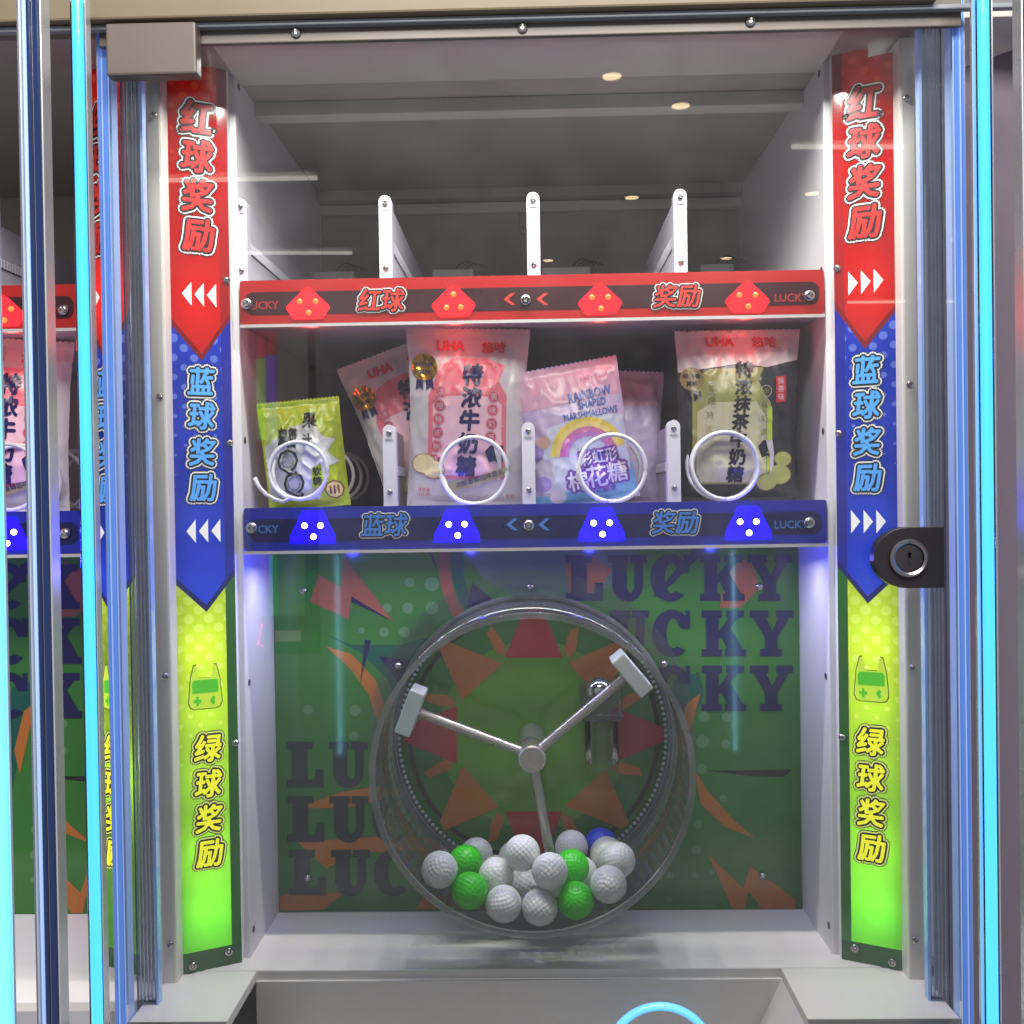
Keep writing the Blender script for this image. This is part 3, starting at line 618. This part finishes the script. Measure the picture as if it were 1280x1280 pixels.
coil(908, 582, 42, ((1.2, .010), (1.0, .07), (3, .06)), 'white wire vending coil before the candy bag in the neighbouring machine', dx=-PITCH_X + .012, start=270)

# ================================================================== candy bags
def film(name, col, rough=.36): return mat('film_' + name, col, rough, var=.03, coat=.10)
NU, NV = 44, 60
def bagfun(w, h, t, seed, flare=.06, pinch=.05, crease=1.35):
    def prof(u, v):                                  # u -1..1, v 0..1 -> local x, bulge, z
        hw = w / 2 * (1 - pinch * math.sin(math.pi * min(1, v * 1.05)) + flare * max(0, v - .8) * 2)
        env = max(0, min(1, (v - .035) / .16)) ** .6 * max(0, min(1, (.95 - v) / .32)) ** .75
        b = t * max(0, 1 - abs(u) ** 2.6) ** .8 * env
        p = Vector((u * w * 14, v * h * 14, seed * 7.3)); n1 = noise.noise(p * .7); n2 = noise.noise(Vector((u * 5 + v * 4, v * 2.4 - u * 1.6, seed)) * .8); n3 = 1 - abs(noise.noise(Vector((u * 3.1 - v * 5, u * 4 + v * 4.4, seed + 5))) * 2)
        amp = .5 + .9 * abs(u) ** 2 + .8 * max(0, v - .6)
        b2 = (n1 * .0016 + n2 * .0028 + (n3 ** 4) * .0024) * amp * crease * min(1, (1.0 - v) * 7 + .15) * min(1, v * 9 + .1)
        return hw * u, b, b2, v * h
    def exact(u, v):
        X, b, b2, Z = prof(u, v); return Vector((X, -b - b2 * (1 - .6 * abs(u) ** 6), Z))
    grid = [[exact(i / NU * 2 - 1, j / NV) for i in range(NU + 1)] for j in range(NV + 1)]
    def front(x, z, lift=0.0):
        fu = max(0, min(NU - 1e-6, (x / w + .5) * NU)); fv = max(0, min(NV - 1e-6, z / h * NV)); i, j = int(fu), int(fv); fu -= i; fv -= j
        p = (grid[j][i] * (1 - fu) + grid[j][i + 1] * fu) * (1 - fv) + (grid[j + 1][i] * (1 - fu) + grid[j + 1][i + 1] * fu) * fv
        return Vector((p.x, p.y - lift, p.z))
    def back(u, v): X, b, b2, Z = prof(u, v); return Vector((X, b * .8 - b2 * (abs(u) > .999 or v < .03 or v > .96), Z))
    return front, back
def bag(name, label, w, h, t, seed, m, loc, rot, **kw):
    T = thing(name, label, 'candy bag', loc, kw.pop('group', None), rot, True); front, back = bagfun(w, h, t, seed, **kw); nu, nv = NU, NV; mb = MB()
    teeth = [(1 if i % 2 else 0) for i in range(nu + 1)]
    F = [front((i / nu * 2 - 1) * w / 2, j / nv * h) + Vector((0, 0, teeth[i] * .0016 if j == nv else 0)) for j in range(nv + 1) for i in range(nu + 1)]
    Bk = [back(i / nu * 2 - 1, j / nv) + Vector((0, .0006, teeth[i] * .0016 if j == nv else 0)) for j in range(nv + 1) for i in range(nu + 1)]
    q = [(j * (nu + 1) + i, j * (nu + 1) + i + 1, (j + 1) * (nu + 1) + i + 1, (j + 1) * (nu + 1) + i) for j in range(nv) for i in range(nu)]
    mb.add(F, q); mb.add(Bk, [tuple(reversed(f)) for f in q])
    obj('film', mb, m, T, 'all')
    for v0 in (.006, .968):                          # crimped seals: fine raised ribs
        r_ = MB()
        for k in range(4):
            z = (v0 + .007 * k) * h
            r_.tube([front((i / 24 * 2 - 1) * w * .485, z, -.0001) for i in range(25)], .00045, 5)
        obj('seal_ribs', r_, m, T, 'all')
    T['w'], T['h'] = w, h
    def pr(nm, vf, mt, lift):
        """print a flat figure (verts, faces in bag metres, x from the middle, z from the base) on the bulging film"""
        vs, fs = vf; b = bmesh.new(); bv = [b.verts.new((v[0], v[2] if len(v) > 2 else 0, v[1])) for v in vs]
        for f in fs:
            try: b.faces.new([bv[i] for i in f])
            except ValueError: pass
        xs = [v[0] for v in vs]; zs = [v[1] for v in vs]
        for lo_, hi_, nrm, cell in ((min(xs), max(xs), (1, 0, 0), w / NU), (min(zs), max(zs), (0, 0, 1), h / NV)):
            k = math.ceil(lo_ / cell) * cell
            while k < hi_:
                bmesh.ops.bisect_plane(b, geom=b.verts[:] + b.edges[:] + b.faces[:], plane_co=(k * nrm[0], 0, k * nrm[2]), plane_no=nrm, dist=1e-7); k += cell
        b.verts.index_update()
        M = MB().add([front(v.co.x, v.co.z, lift + v.co.y) for v in b.verts], [tuple(v.index for v in f.verts) for f in b.faces]); b.free()
        return obj(nm, M, mt, T, False if len(vs[0]) > 2 else 'all')
    return T, pr
def tx(s, x, z, h, wd=None, bold=.02, shear=0, grow=0, turn=0.0, gn=10):
    m_ = text_mb(s, lambda u, v, d: (u, v, d), x, z, h, wd, 0, bold, shear, grow, gn, turn)
    return m_.v, m_.f
def disc(x, z, r, n=24, rz=None): return tess([(x + r * math.cos(2 * math.pi * i / n), z + (rz or r) * math.sin(2 * math.pi * i / n)) for i in range(n)])
def band(x, z, r0, r1, a0, a1, n=24):
    vs = [(x + r * math.cos(R(a0 + (a1 - a0) * i / n)), z + r * math.sin(R(a0 + (a1 - a0) * i / n))) for r in (r0, r1) for i in range(n + 1)]
    return vs, [(i, i + 1, n + 2 + i, n + 1 + i) for i in range(n)]
LT = .00045
def milk_bag(label, loc, rot, seed, full=True, pink=True, group=None, w=.128, h=.188):
    base = film('white', (200, 195, 200)) if pink else film('olive_black', (44, 46, 50))
    T, pr = bag('candy_bag', label, w, h, .021, seed, base, loc, rot, group=group)
    if pink:
        pk, lt, nv_, rd = film('pink', (224, 112, 130)), film('pale_pink', (232, 186, 200)), film('navy_ink', (30, 32, 84)), film('red_ink', (200, 32, 52))
        x0, x1 = -.043, .043
        pr('pink_panel', tess([(x0, .030), (x1, .030), (x1, .118), (.034, .133), (.040, .150), (.02, .157), (-.012, .157), (-.03, .150), (-.038, .128), (x0, .116)]), pk, LT)
        pr('pale_panel', tess([(x0 + .005, .034), (x1 - .005, .034), (x1 - .005, .108), (.03, .116), (.0, .118), (-.03, .116), (x0 + .005, .108)]), lt, 2 * LT)
    else:
        pk, lt, nv_, rd = film('matcha', (150, 152, 84)), film('pale_matcha', (196, 190, 158)), film('ink_black', (26, 26, 40)), film('red_ink', (200, 32, 52))
        x0, x1 = -.05, .036
        pr('cream_top', tess([(-.0638, .1875), (.0638, .1875), (.0638, .150), (.03, .142), (0, .146), (-.03, .142), (-.0638, .138)]), film('cream', (208, 190, 192)), 1.8 * LT)
        pr('matcha_panel', tess([(x0, .020), (x1, .020), (x1, .100), (.020, .128), (.027, .142), (-.03, .141), (-.056, .128), (x0, .110)]), pk, 2 * LT)
        pr('pale_panel', tess([(x0 + .005, .022), (x1 - .007, .022), (x1 - .007, .090), (.018, .106), (-.03, .106), (x0 + .005, .096)]), lt, 3 * LT)
        pr('lime_edge', tess([(x1 - .006, .03), (x1, .03), (x1, .098), (x1 - .006, .106)]), film('lime', (186, 206, 60)), 3 * LT)
    L3 = 4 * LT
    pr('brand_word', tx('UHA', -.018, .170, .010, .028, .09), rd, L3); pr('brand_word', tx('悠哈', .027, .169, .0115, .025, .045), rd, L3)
    name = '特浓牛奶糖' if pink else '特浓抹茶牛奶糖'; n = len(name)
    for i, c in enumerate(name):
        z = .140 - i * (.024 if pink else .0182); x = .006 - i * .0017
        pr('title_letter', tx(c, x, z, .021 if pink else .0165, .021 if pink else .0175, .05, .08), nv_, L3)
    lc = '浓缩特浓制成' if pink else '浓缩特浓'
    ring_m = film('deep_pink', (206, 66, 100)) if pink else film('olive_ring', (120, 112, 70))
    for cx, s, zz, tilt in ((-.029, lc, .121, .0012), (.029, '美味奶源', .117, .001)):
        for i, c in enumerate(s):
            x, z = cx - i * tilt, zz - i * .0142
            pr('seal_badge', disc(x, z, .0066) if pink else band(x, z, .0054, .0064, 0, 360), ring_m, 3 * LT); pr('seal_ring', band(x, z, .0056, .0061, 0, 360), film('white', (200, 195, 200)), L3)
            pr('seal_letter', tx(c, x, z, .0072, .0072, .0), film('white', (200, 195, 200)) if pink else ring_m, L3)
    gm = mat('gold_foil', (186, 138, 52), .18, .85, var=.25, vscale=60) if pink else film('dull_gold', (136, 122, 80))
    gx, gz = (-.047, .147) if pink else (-.050, .131)
    pr('gold_badge', disc(gx, gz, .0145 if pink else .0125, 14), gm, L3)
    for k in (-1, 1): pr('badge_ribbon', tess([(gx + k * .005 - .004, gz - .013), (gx + k * .005 + .004, gz - .013), (gx + k * .006 + .004, gz - .024), (gx + k * .006, gz - .020), (gx + k * .006 - .004, gz - .024)]), nv_, L3)
    pr('badge_letter', tx('鲜奶香', gx, gz + .003, .005, .019), nv_, 5 * LT); pr('badge_letter', tx('真味', gx, gz - .005, .005, .012), nv_, 5 * LT)
    # cow patches, candies, ribbon
    pr('cow_patch', tess([(.020, .060), (.026, .066), (.040, .066), (.041, .052), (.035, .044), (.031, .050), (.024, .048)]), nv_, L3)
    pr('cow_patch', tess([(.029, .0663), (.036, .0663), (.038, .050), (.036, .030), (.033, .030), (.033, .050)]), film('white', (200, 195, 200)), 5 * LT)
    cm = film('candy_cream', (222, 206, 164)) if pink else film('candy_green', (176, 178, 96))
    for x, z, r in ((-.047, .046, .012), (-.036, .040, .011)) if pink else ((.044, .030, .012), (.030, .022, .010), (.048, .046, .009)):
        pr('candy_picture', disc(x, z, r * 1.12, 20, r * .9), film('candy_line', (150, 124, 88)), L3); pr('candy_picture', disc(x, z, r * 1.04, 20, r * .82), cm, 5 * LT)
    if pink:
        pr('ribbon', tess([(-.022, .024), (-.012, .028), (.010, .031), (.030, .040), (.048, .045), (.046, .036), (.030, .031), (.008, .022), (-.014, .018)]), film('ribbon_gold', (170, 160, 120)), 6 * LT)
        pr('ribbon_letter', tx('浓郁香醇回味悠长', .014, .0312, .0062, .054, .01, 0, 0, .30), nv_, 7 * LT)
        pr('small_print', tx('净含量', -.046, .018, .004, .013, 0), rd, L3); pr('small_print', tx('102克', -.046, .013, .004, .014, 0), rd, L3)
        pr('small_print', tx('牛奶', .047, .012, .005, .010, 0), rd, L3)
    else:
        pr('flavour_tag', tess([(.040, .105), (.051, .106), (.051, .133), (.040, .132)]), rd, L3)
        for i, c in enumerate('抹茶味'): pr('flavour_letter', tx(c, .0455, .1275 - i * .0082, .0068, .0068, .01), film('cream', (208, 190, 192)), 5 * LT)
    return T
def at(px, py, Y): p = P(px, py, Y); return (p.x, p.y, ZS2 + .0012)
milk_bag('large pink and white milk candy bag with navy vertical title', at(583, 622, 1.098), (R(4), R(1.5), R(3)), 3)
milk_bag('pink and white milk candy bag leaning behind the large one, mostly hidden', at(560, 622, 1.165), (R(4), R(-19), R(-4)), 8)
milk_bag('dark olive matcha candy bag with cream top and red tag', at(920, 620, 1.098), (R(3), R(0.5), R(-3)), 12, pink=False, w=.130, h=.182)
g = at(912, 620, 1.105); milk_bag('pink milk candy bag with silver sides in the neighbouring machine', (g[0] - PITCH_X - .03, g[1], g[2]), (R(4), R(3), R(12)), 17)

# small green gummy pouch
T, pr = bag('gummy_pouch', 'small lime green gummy pouch with grey panel, tilted behind coil', .086, .115, .016, 21, film('lime_bag', (176, 196, 44)), at(388, 628, 1.088), (R(6), R(-5), R(6)), flare=.0, pinch=.02)
pr('grey_panel', tess([(-.040, .012), (.012, .010), (.026, .040), (.028, .070), (.012, .092), (-.010, .088), (-.040, .070)]), film('grey_art', (186, 188, 190)), LT)
pr('white_splash', tess([(-.002, .052), (.016, .090), (.022, .076), (.036, .072), (.026, .060), (.038, .048), (.024, .044), (.020, .030), (.008, .042)]), film('splash_white', (214, 216, 214)), 2 * LT)
dk = film('gummy_ink', (40, 46, 40))
for x, z in ((-.016, .052), (-.012, .028)):
    pr('big_letter', tx('Q', x, z, .026, .020, .05, .1), dk, 3 * LT); pr('letter_fill', tx('Q', x, z, .023, .0175, .0, .1), film('gummy_grey', (140, 152, 146)), 4 * LT)
pr('title_letter', tx('糖', -.014, .078, .020, .020, .04, .1), dk, 3 * LT); pr('title_letter', tx('果', .010, .094, .015, .014, .03, .1), dk, 3 * LT); pr('title_letter', tx('汁', .007, .074, .012, .010, .03), dk, 3 * LT)
pr('green_tag', tess([(.006, .022), (.020, .026), (.018, .048), (.008, .044)]), film('lime_tag', (160, 190, 40)), 3 * LT); pr('tag_letter', tx('软', .013, .040, .009, .009, .03), dk, 4 * LT); pr('tag_letter', tx('糖', .0125, .030, .009, .009, .03), dk, 4 * LT)
pr('round_badge', disc(.029, .019, .0105, 8), film('badge_brown', (120, 70, 60)), 3 * LT); pr('round_badge', disc(.029, .019, .0088, 8), film('badge_cream', (226, 208, 130)), 4 * LT); pr('badge_letter', tx('III', .029, .019, .009, .010, .02), film('badge_brown', (120, 70, 60)), 5 * LT)

# rainbow marshmallow bags
def rainbow(label, loc, rot, seed, full=True):
    w, h = .112, .150
    T, pr = bag('marshmallow_bag', label, w, h, .020, seed, film('lilac', (196, 178, 214)), loc, rot, flare=.0, pinch=.03)
    pr('pink_top', tess([(-.0555, .108), (.0555, .112), (.0555, .1495), (-.0555, .1495)]), film('pink_lilac', (208, 160, 184)), LT)
    if not full: return T
    pr('sky_base', tess([(-.055, .002), (.055, .002), (.055, .038), (.03, .026), (.0, .022), (-.03, .016), (-.055, .018)]), film('sky_blue', (120, 176, 224)), LT)
    pr('pale_cloud', tess([(-.046, .020), (-.02, .018), (.052, .030), (.054, .088), (.02, .096), (-.028, .088), (-.040, .060)]), film('pale_sky', (206, 210, 232)), 2 * LT)
    for i, c in enumerate(((232, 206, 90), (238, 214, 130), (214, 120, 178), (206, 130, 206))):
        pr('rainbow_band', band(.010, .052, .036 - .005 * i, .041 - .005 * i, 8, 172), film('rainbow%d' % i, c), (3 + .3 * i) * LT)
    for i, (x, z, r, c) in enumerate(((-.046, .064, .009, 'a'), (-.040, .046, .011, 'b'), (-.044, .030, .010, 'a'), (-.030, .014, .009, 'b'), (-.036, .074, .008, 'c'))):
        pr('marshmallow_picture', disc(x, z, r, 18, r * .85), film({'a': 'mm_violet', 'b': 'mm_white', 'c': 'mm_peach'}[c], {'a': (170, 150, 214), 'b': (214, 206, 222), 'c': (220, 180, 160)}[c]), (2.5 + .2 * i) * LT)
    bl_ = film('bag_blue_ink', (82, 112, 186))
    pr('word_rainbow', tx('RAINBOW', .022, .116, .0095, .046, .04, 0, 0, .06), bl_, 3 * LT); pr('word_shaped', tx('SHAPED', .023, .106, .0075, .030, .03, 0, 0, .03), bl_, 3 * LT); pr('word_marshmallows', tx('MARSHMALLOWS', .020, .0955, .0072, .058, .02), bl_, 3 * LT)
    pr('seal_print', tx('EASY TEAR', .030, .133, .004, .03, .0, 0, 0, .05), film('faint_ink', (180, 130, 160)), 3 * LT)
    vi, wh = film('violet_ink', (120, 74, 178)), film('white_ink', (230, 222, 238))
    for s_, x, z, hh, ww in (('彩虹形', .020, .050, .0145, .040), ('棉', -.006, .028, .021, .021), ('花', .015, .030, .023, .021), ('糖', .037, .031, .021, .021)):
        pr('title_outline', tx(s_, x, z, hh, ww, .03, 0, .0024), vi, 4 * LT); pr('title_letter', tx(s_, x, z, hh, ww, .02), wh, 5 * LT + .0002)
    pr('small_print', tx('棉花糖果', .018, .014, .006, .030, .02), vi, 4 * LT)
    return T
rainbow('pastel rainbow marshmallow bag with violet outlined title and serrated top', at(735, 622, 1.098), (R(5), R(-9), R(-4)), 31)
rainbow('pink bag corner peeking out behind the rainbow marshmallow bag', (at(762, 622, 1.15)[0], 1.165, ZS2 + .0012), (R(2), R(3), 0), 35, False)
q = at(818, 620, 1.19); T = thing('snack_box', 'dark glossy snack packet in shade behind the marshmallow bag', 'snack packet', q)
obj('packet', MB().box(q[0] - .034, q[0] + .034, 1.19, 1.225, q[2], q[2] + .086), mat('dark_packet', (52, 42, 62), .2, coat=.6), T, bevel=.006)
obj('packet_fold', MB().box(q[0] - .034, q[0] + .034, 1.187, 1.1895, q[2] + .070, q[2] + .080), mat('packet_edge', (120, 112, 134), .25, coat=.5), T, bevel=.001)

# ================================================================== front door, posts, light tubes
YG = .908
door = thing('glass_door', 'clear front glass door with top rail, hinge block and three bolts', 'door', (0, YG, ZF - .05))
obj('glass_pane', MB().box(-.372, .372, YG, YG + .004, ZF - .12, H + .455), thin_glass('door_glass', (248, 250, 250), 1.0, 0, dust=.022), door)
zr0, zr1 = P(653, 47, YG - .004).z, P(653, 10, YG - .004).z
obj('top_rail', MB().box(-.378, .378, YG - .006, YG - .0005, zr0, zr1 + .03), mat('door_rail_grey', (98, 90, 84), .4), door, bevel=.001)
for px, py in ((370, 41), (653, 35), (938, 27)):
    p = P(px, py, YG - .0065); screw(door, p, .0045)
a, b = P(136, 98, YG - .016), P(247, 30, YG - .016)
obj('hinge_block', MB().box(a.x, b.x, YG - .022, YG - .0065, a.z, b.z), mat('hinge_taupe', (92, 84, 78), .42), door, bevel=.002)
# key lock
c = P(1133, 697, YG - .01); x1 = P(1179, 697, YG - .01).x; rl_ = .0265
lk = thing('key_lock', 'black half round lock plate with a ringed key cylinder on the door edge', 'lock', (c.x, YG - .012, c.z))
pl = [(c.x + rl_ * math.cos(R(t_)) * 1.1, c.z + rl_ * math.sin(R(t_))) for t_ in range(90, 271, 12)] + [(x1, c.z - rl_), (x1, c.z + rl_)]
obj('lock_plate', MB().poly(pl, lambda u, v, d: Vector((u, YG - .013 - d, v)), -.0125), mat('lock_black', (40, 37, 40), .32, .3), lk, bevel=.0012)
obj('lock_ring', MB().lathe((c.x, YG - .013, c.z), (0, -1, 0), [(.0165, 0), (.0165, .004), (.0145, .006), (.0125, .005), (.0125, .001)], 36), mat('lock_chrome', (150, 148, 150), .2, 1.0), lk, True)
cy = obj('lock_cylinder', MB().lathe((c.x, YG - .013, c.z), (0, -1, 0), [(.0122, .001), (.0118, .0035), (.004, .0042), (.00001, .0042)], 36), mat('lock_dark', (74, 72, 76), .3, .8), lk, True)
obj('key_slot', MB().box(c.x - .001, c.x + .001, YG - .0178, YG - .0172, c.z - .0055, c.z + .0055).cyl((c.x, YG - .0172, c.z + .0025), (c.x, YG - .0178, c.z + .0025), .0024, n=12), mat('slot_black', (10, 10, 10), .6), cy)
# cabinet header above the door
hz = P(640, 13, .888).z
hd = thing('header_beam', 'beige painted header beam across the top of the machine', 'beam', (0, .89, hz))
obj('beam_face', MB().box(-.62, .352, .886, .9015, hz, hz + .12), mat('header_beige', (112, 100, 80), .5), hd, bevel=.002)
obj('beam_lower_trim', MB().box(-.62, .45, .894, .9015, hz - .005, hz - .0005), mat('header_grey', (128, 134, 144), .35), hd, bevel=.001)
tube_m = mat('tube_cyan', (80, 205, 255), .3, emit=1.7, ecol=(100, 214, 255), var=0)
pale = mat('edge_lit_acrylic', (170, 196, 240), .12, emit=.12, ecol=(110, 160, 250), var=.04)
blue_e = mat('edge_lit_blue', (92, 136, 214), .12, emit=.16, ecol=(60, 120, 235), var=.06)  # both edge materials carry the cyan tubes' glow as colour and emission
frame_m = mat('frame_silver', (224, 221, 214), .35, 0, var=.04)
chan = mat('channel_alu', (206, 210, 216), .25, .6)
navyp = mat('navy_post', (26, 48, 96), .15, .3, coat=.5)
ztop, zlow = H + .47, ZF - .12
sides = {-1: 'beside the taupe hinge block', 1: 'beside the key lock'}
for s in (-1, 1):
    wd = sides[s]
    t = thing('frame_post', 'pale silver cabinet post with screws ' + wd, 'post', (s * .36, .985, zlow), 'silver cabinet posts')
    obj('post_body', MB().box(*sorted((s * .354, s * .370)), .986, 1.03, zlow, ZC - .002), frame_m, t, bevel=.0025)
    for y in (134, 489, 840, 1178): screw(t, (s * .3605, .9858, P(640, y, .986).z), .0036)
    t = thing('acrylic_post', 'fluted clear acrylic corner strip with glowing blue edge ' + wd, 'post', (s * .37, .94, zlow), 'acrylic corner strips')
    obj('fluted_strip', MB().box(*sorted((s * .359, s * .3785)), .948, .952, zlow, ZC + .01), thin_glass('fluted_acrylic', (214, 222, 232), 2.4, .08, dust=.10, flute=90), t)
    obj('edge_line', MB().box(*sorted((s * .3565, s * .3588)), .944, .953, zlow, ZC + .01), pale, t)
    for k, (e0, e1, em) in enumerate(((.3735, .3752, pale), (.3753, .3792, blue_e), (.3793, .3812, pale), (.3813, .3836, blue_e))):
        obj('edge_bar', MB().box(*sorted((s * e0, s * e1)), .912 - .001 * (k % 2), .9295, zlow, ztop - .02), em, t, bevel=.0004)
    obj('edge_glint', MB().box(*sorted((s * .3838, s * .3852)), .914, .922, zlow, ztop - .02), chan, t)
    xt = s * .377
    t = thing('light_tube', 'bright cyan vertical light tube ' + wd, 'light tube', (xt, .86, zlow), 'cyan light tubes')
    obj('diffuser', MB().cyl((xt, .858, zlow), (xt, .858, ztop - .035), .0046, n=20), tube_m, t, True)
    obj('sleeve', MB().cyl((xt, .858, zlow), (xt, .858, ztop - .036), .0060, n=24, caps=False), thin_glass('tube_sleeve', (196, 220, 255), 1.2, .05), t, 'all')
    obj('channel', MB().box(xt - .0066, xt + .0066, .8645, .868, zlow, ztop - .035).box(xt + .0062, xt + .0073, .857, .8644, zlow, ztop - .035), chan, t)
    xp = s * .3835
    t = thing('corner_post', 'chrome and navy corner post in front of the cyan tube ' + wd, 'post', (xp, .785, zlow), 'chrome navy corner posts')
    for k, (o0, o1, mm) in enumerate(((-.0125, -.0105, chan), (-.0103, -.0045, navyp), (-.0043, -.0028, chan), (-.0026, .0012, navyp), (.0014, .0064, pale), (.0066, .0085, chan), (.0087, .0115, mat('grey_trim', (128, 134, 150), .25, .5)))):
        obj('post_strip', MB().box(*sorted((xp + s * o0 * .8, xp + s * o1 * .8)), .785 - .002 * (k % 2), .80, zlow, ztop - .05), mm, t, bevel=.0006)
    xf = s * .4045
    t = thing('light_tube', 'cyan light tube before the chrome post ' + wd, 'light tube', (xf, .76, zlow), 'outer cyan light tubes')
    obj('diffuser', MB().cyl((xf, .76, zlow), (xf, .76, ztop - .05), .0045, n=20), tube_m, t, True)
    obj('channel', MB().box(xf - .005, xf + .005, .765, .768, zlow, ztop - .05), chan, t)
# neighbouring machines: walls, floor, ceiling of the one with the pink bag; the other one shows its side panel
X = -PITCH_X
slab('neighbour_wall', X + WX, X + WX + .016, YF, YB, ZF - .12, ZC, wallm)
slab('neighbour_floor', X - .2, X + WX + .10 - .001, .95, YBOARD + .02, ZF - .010, ZF - .0002, white)
slab('neighbour_ceiling', X - .2, X + WX + .072, .955, YB, ZC, ZC + .008, taupe)
slab('neighbour_back_wall', X - .2, X + WX, YB - .03, YB, H - .05, ZC, taupe)
slab('neighbour_shelf', X - .2, X + WX - .001, YR + .0065, YB - .032, zbb + .001, ZS2, mat('tray_grey', (176, 172, 178), .45))
slab('neighbour_shelf_upper', X - .2, X + WX - .001, YR + .0065, YB - .032, zrb + .001, ZS1, mat('tray_grey', (176, 172, 178), .45))
pn = thing('side_panel', 'dull grey purple sheet panel of the neighbouring machine behind cyan tube', 'panel', (PITCH_X - .36, 1.0, ZF))
zt_ = P(1220, 78, 1.01).z
obj('panel_sheet', MB().add([(.386, 1.0, zlow), (.52, 1.02, zlow), (.52, 1.02, zt_ + .03), (.386, 1.0, zt_ - .02), (.386, 1.006, zlow), (.52, 1.026, zlow), (.52, 1.026, zt_ + .03), (.386, 1.006, zt_ - .02)],
    [(0, 1, 2, 3), (7, 6, 5, 4), (0, 4, 5, 1), (1, 5, 6, 2), (2, 6, 7, 3), (3, 7, 4, 0)]), mat('panel_purple_grey', (112, 102, 116), .3, .1), pn)
slab('neighbour_ceiling_panel', .372, 1.0, .955, YB, ZC, ZC + .008, mat('light_sheet_metal', (186, 180, 174), .45))

# ================================================================== hall lamps behind the viewer (seen mirrored in the door glass)
zc_h = H + 1.15
hot = mat('downlight_warm', (255, 244, 220), .4, emit=16, ecol=(255, 226, 170), var=0); tubel = mat('batten_white', (255, 255, 250), .4, emit=5, ecol=(255, 246, 228), var=0)
lamp_w = mat('lamp_housing', (210, 210, 208), .5)
def virt(px, py):                                       # lamp on the hall ceiling whose mirror image in the glass is seen at the pixel
    d = _f * FPX + _r * (px - 640) + _u * (640 - py); k = 1.15 / d.z
    return Vector((d.x * k, 2 * YG - d.y * k, zc_h))
for i, (px, py) in enumerate(((851, 131), (765, 94), (790, 246), (685, 325), (908, 322), (1015, 241))):
    p = virt(px, py); t = thing('ceiling_downlight', 'warm round ceiling downlight mirrored in the door glass', 'downlight', p, 'hall ceiling downlights')
    obj('lens', MB().cyl(p + Vector((0, 0, -.002)), p + Vector((0, 0, .004)), .026, n=24), hot, t, True)
    obj('trim', MB().lathe(p, (0, 0, -1), [(.027, -.004), (.027, .003), (.036, .002), (.036, -.004)], 24), lamp_w, t, True)
for i, (a, b) in enumerate((((150, 226), (396, 222)), ((990, 183), (1180, 183)), ((290, 316), (440, 316)), ((1060, 378), (1240, 376)))):
    p, q = virt(*a), virt(*b); t = thing('batten_light', ['long white batten light whose mirror streak crosses the sign near the hinge block', 'white batten light whose mirror streak crosses the sign above the lock', 'farther white batten light mirrored beside the wall divider', 'distant white batten light mirrored over the lamp tubes'][i], 'batten light', (p + q) / 2)
    obj('tube', MB().cyl(p, q, .008, n=12), tubel, t, True)
    obj('housing', MB().box(min(p.x, q.x) - .01, max(p.x, q.x) + .01, (p.y + q.y) / 2 - .03, (p.y + q.y) / 2 + .03, zc_h + .014, zc_h + .05), lamp_w, t)
# lit arcade display across the aisle and the pink neon tick beside it (mirrored in the glass)
def across(px, py, D):
    d = _f * FPX + _r * (px - 640) + _u * (640 - py); k = D / d.y
    return Vector((d.x * k, 2 * YG - D, H + d.z * k))
p = across(320, 560, 3.0); t = thing('arcade_display', 'lit display with green, blue and red bars across the aisle, mirrored in the door glass', 'display', (p.x, p.y, p.z))
def glow(name, x0, y0, x1, y1, col, e, par, dd=0.0):
    a_, b_ = across(x0, y1, 3.0), across(x1, y0, 3.0)
    return obj(name, MB().box(min(a_.x, b_.x), max(a_.x, b_.x), a_.y - .02, a_.y + .001 + dd, min(a_.z, b_.z), max(a_.z, b_.z)), mat('display_' + name + str(col[0]), col, .4, emit=e, var=.5, vscale=14), par)
glow('cabinet', 316, 405, 392, 818, (40, 38, 44), 0, t)
for nm, x0, y0, x1, y1, col, e in (('picture', 347, 414, 384, 500, (150, 160, 150), .8), ('picture', 346, 694, 380, 770, (130, 170, 130), .9), ('bar', 322, 448, 331, 550, (60, 230, 90), 1.6), ('bar', 334, 444, 345, 552, (70, 90, 240), 1.6), ('bar', 322, 414, 331, 447, (230, 60, 50), 1.4), ('bar', 334, 414, 345, 443, (231, 70, 60), 1.4), ('bar', 325, 694, 334, 730, (150, 80, 230), 1.6), ('bar', 325, 731, 334, 770, (90, 150, 250), 1.6), ('bar', 338, 694, 346, 770, (61, 230, 110), 1.6), ('sign_line', 344, 788, 376, 802, (235, 200, 200), .8)):
    glow(nm, x0, y0, x1, y1, col, e, t, .006)
pts = [across(327, 780, 2.99), across(322, 806, 2.99), across(329, 807, 2.99)]
tag(obj('neon_tick', MB().tube(pts, .004, 8), mat('neon_pink', (255, 40, 110), .3, emit=9, var=0), None, True), 'small pink neon tick across the aisle, mirrored in the door glass', 'neon sign')
# cyan ring lamp at the lip of the chute, only its crown in view
c = P(826, 1322, .90); rg = .0455; t = thing('ring_lamp', 'cyan ring lamp whose glowing crown rises before the prize chute', 'ring lamp', c)
obj('ring_tube', MB().lathe(c, 'y', [(rg + .0036 * math.cos(R(a_)), .0036 * math.sin(R(a_))) for a_ in range(0, 360, 30)], 72, True), mat('ring_cyan', (90, 170, 245), .3, emit=.7, ecol=(110, 196, 255), var=0), t, 'all')
for o in bpy.data.objects:
    for k in ('_o', 'w', 'h'):
        if k in o: del o[k]
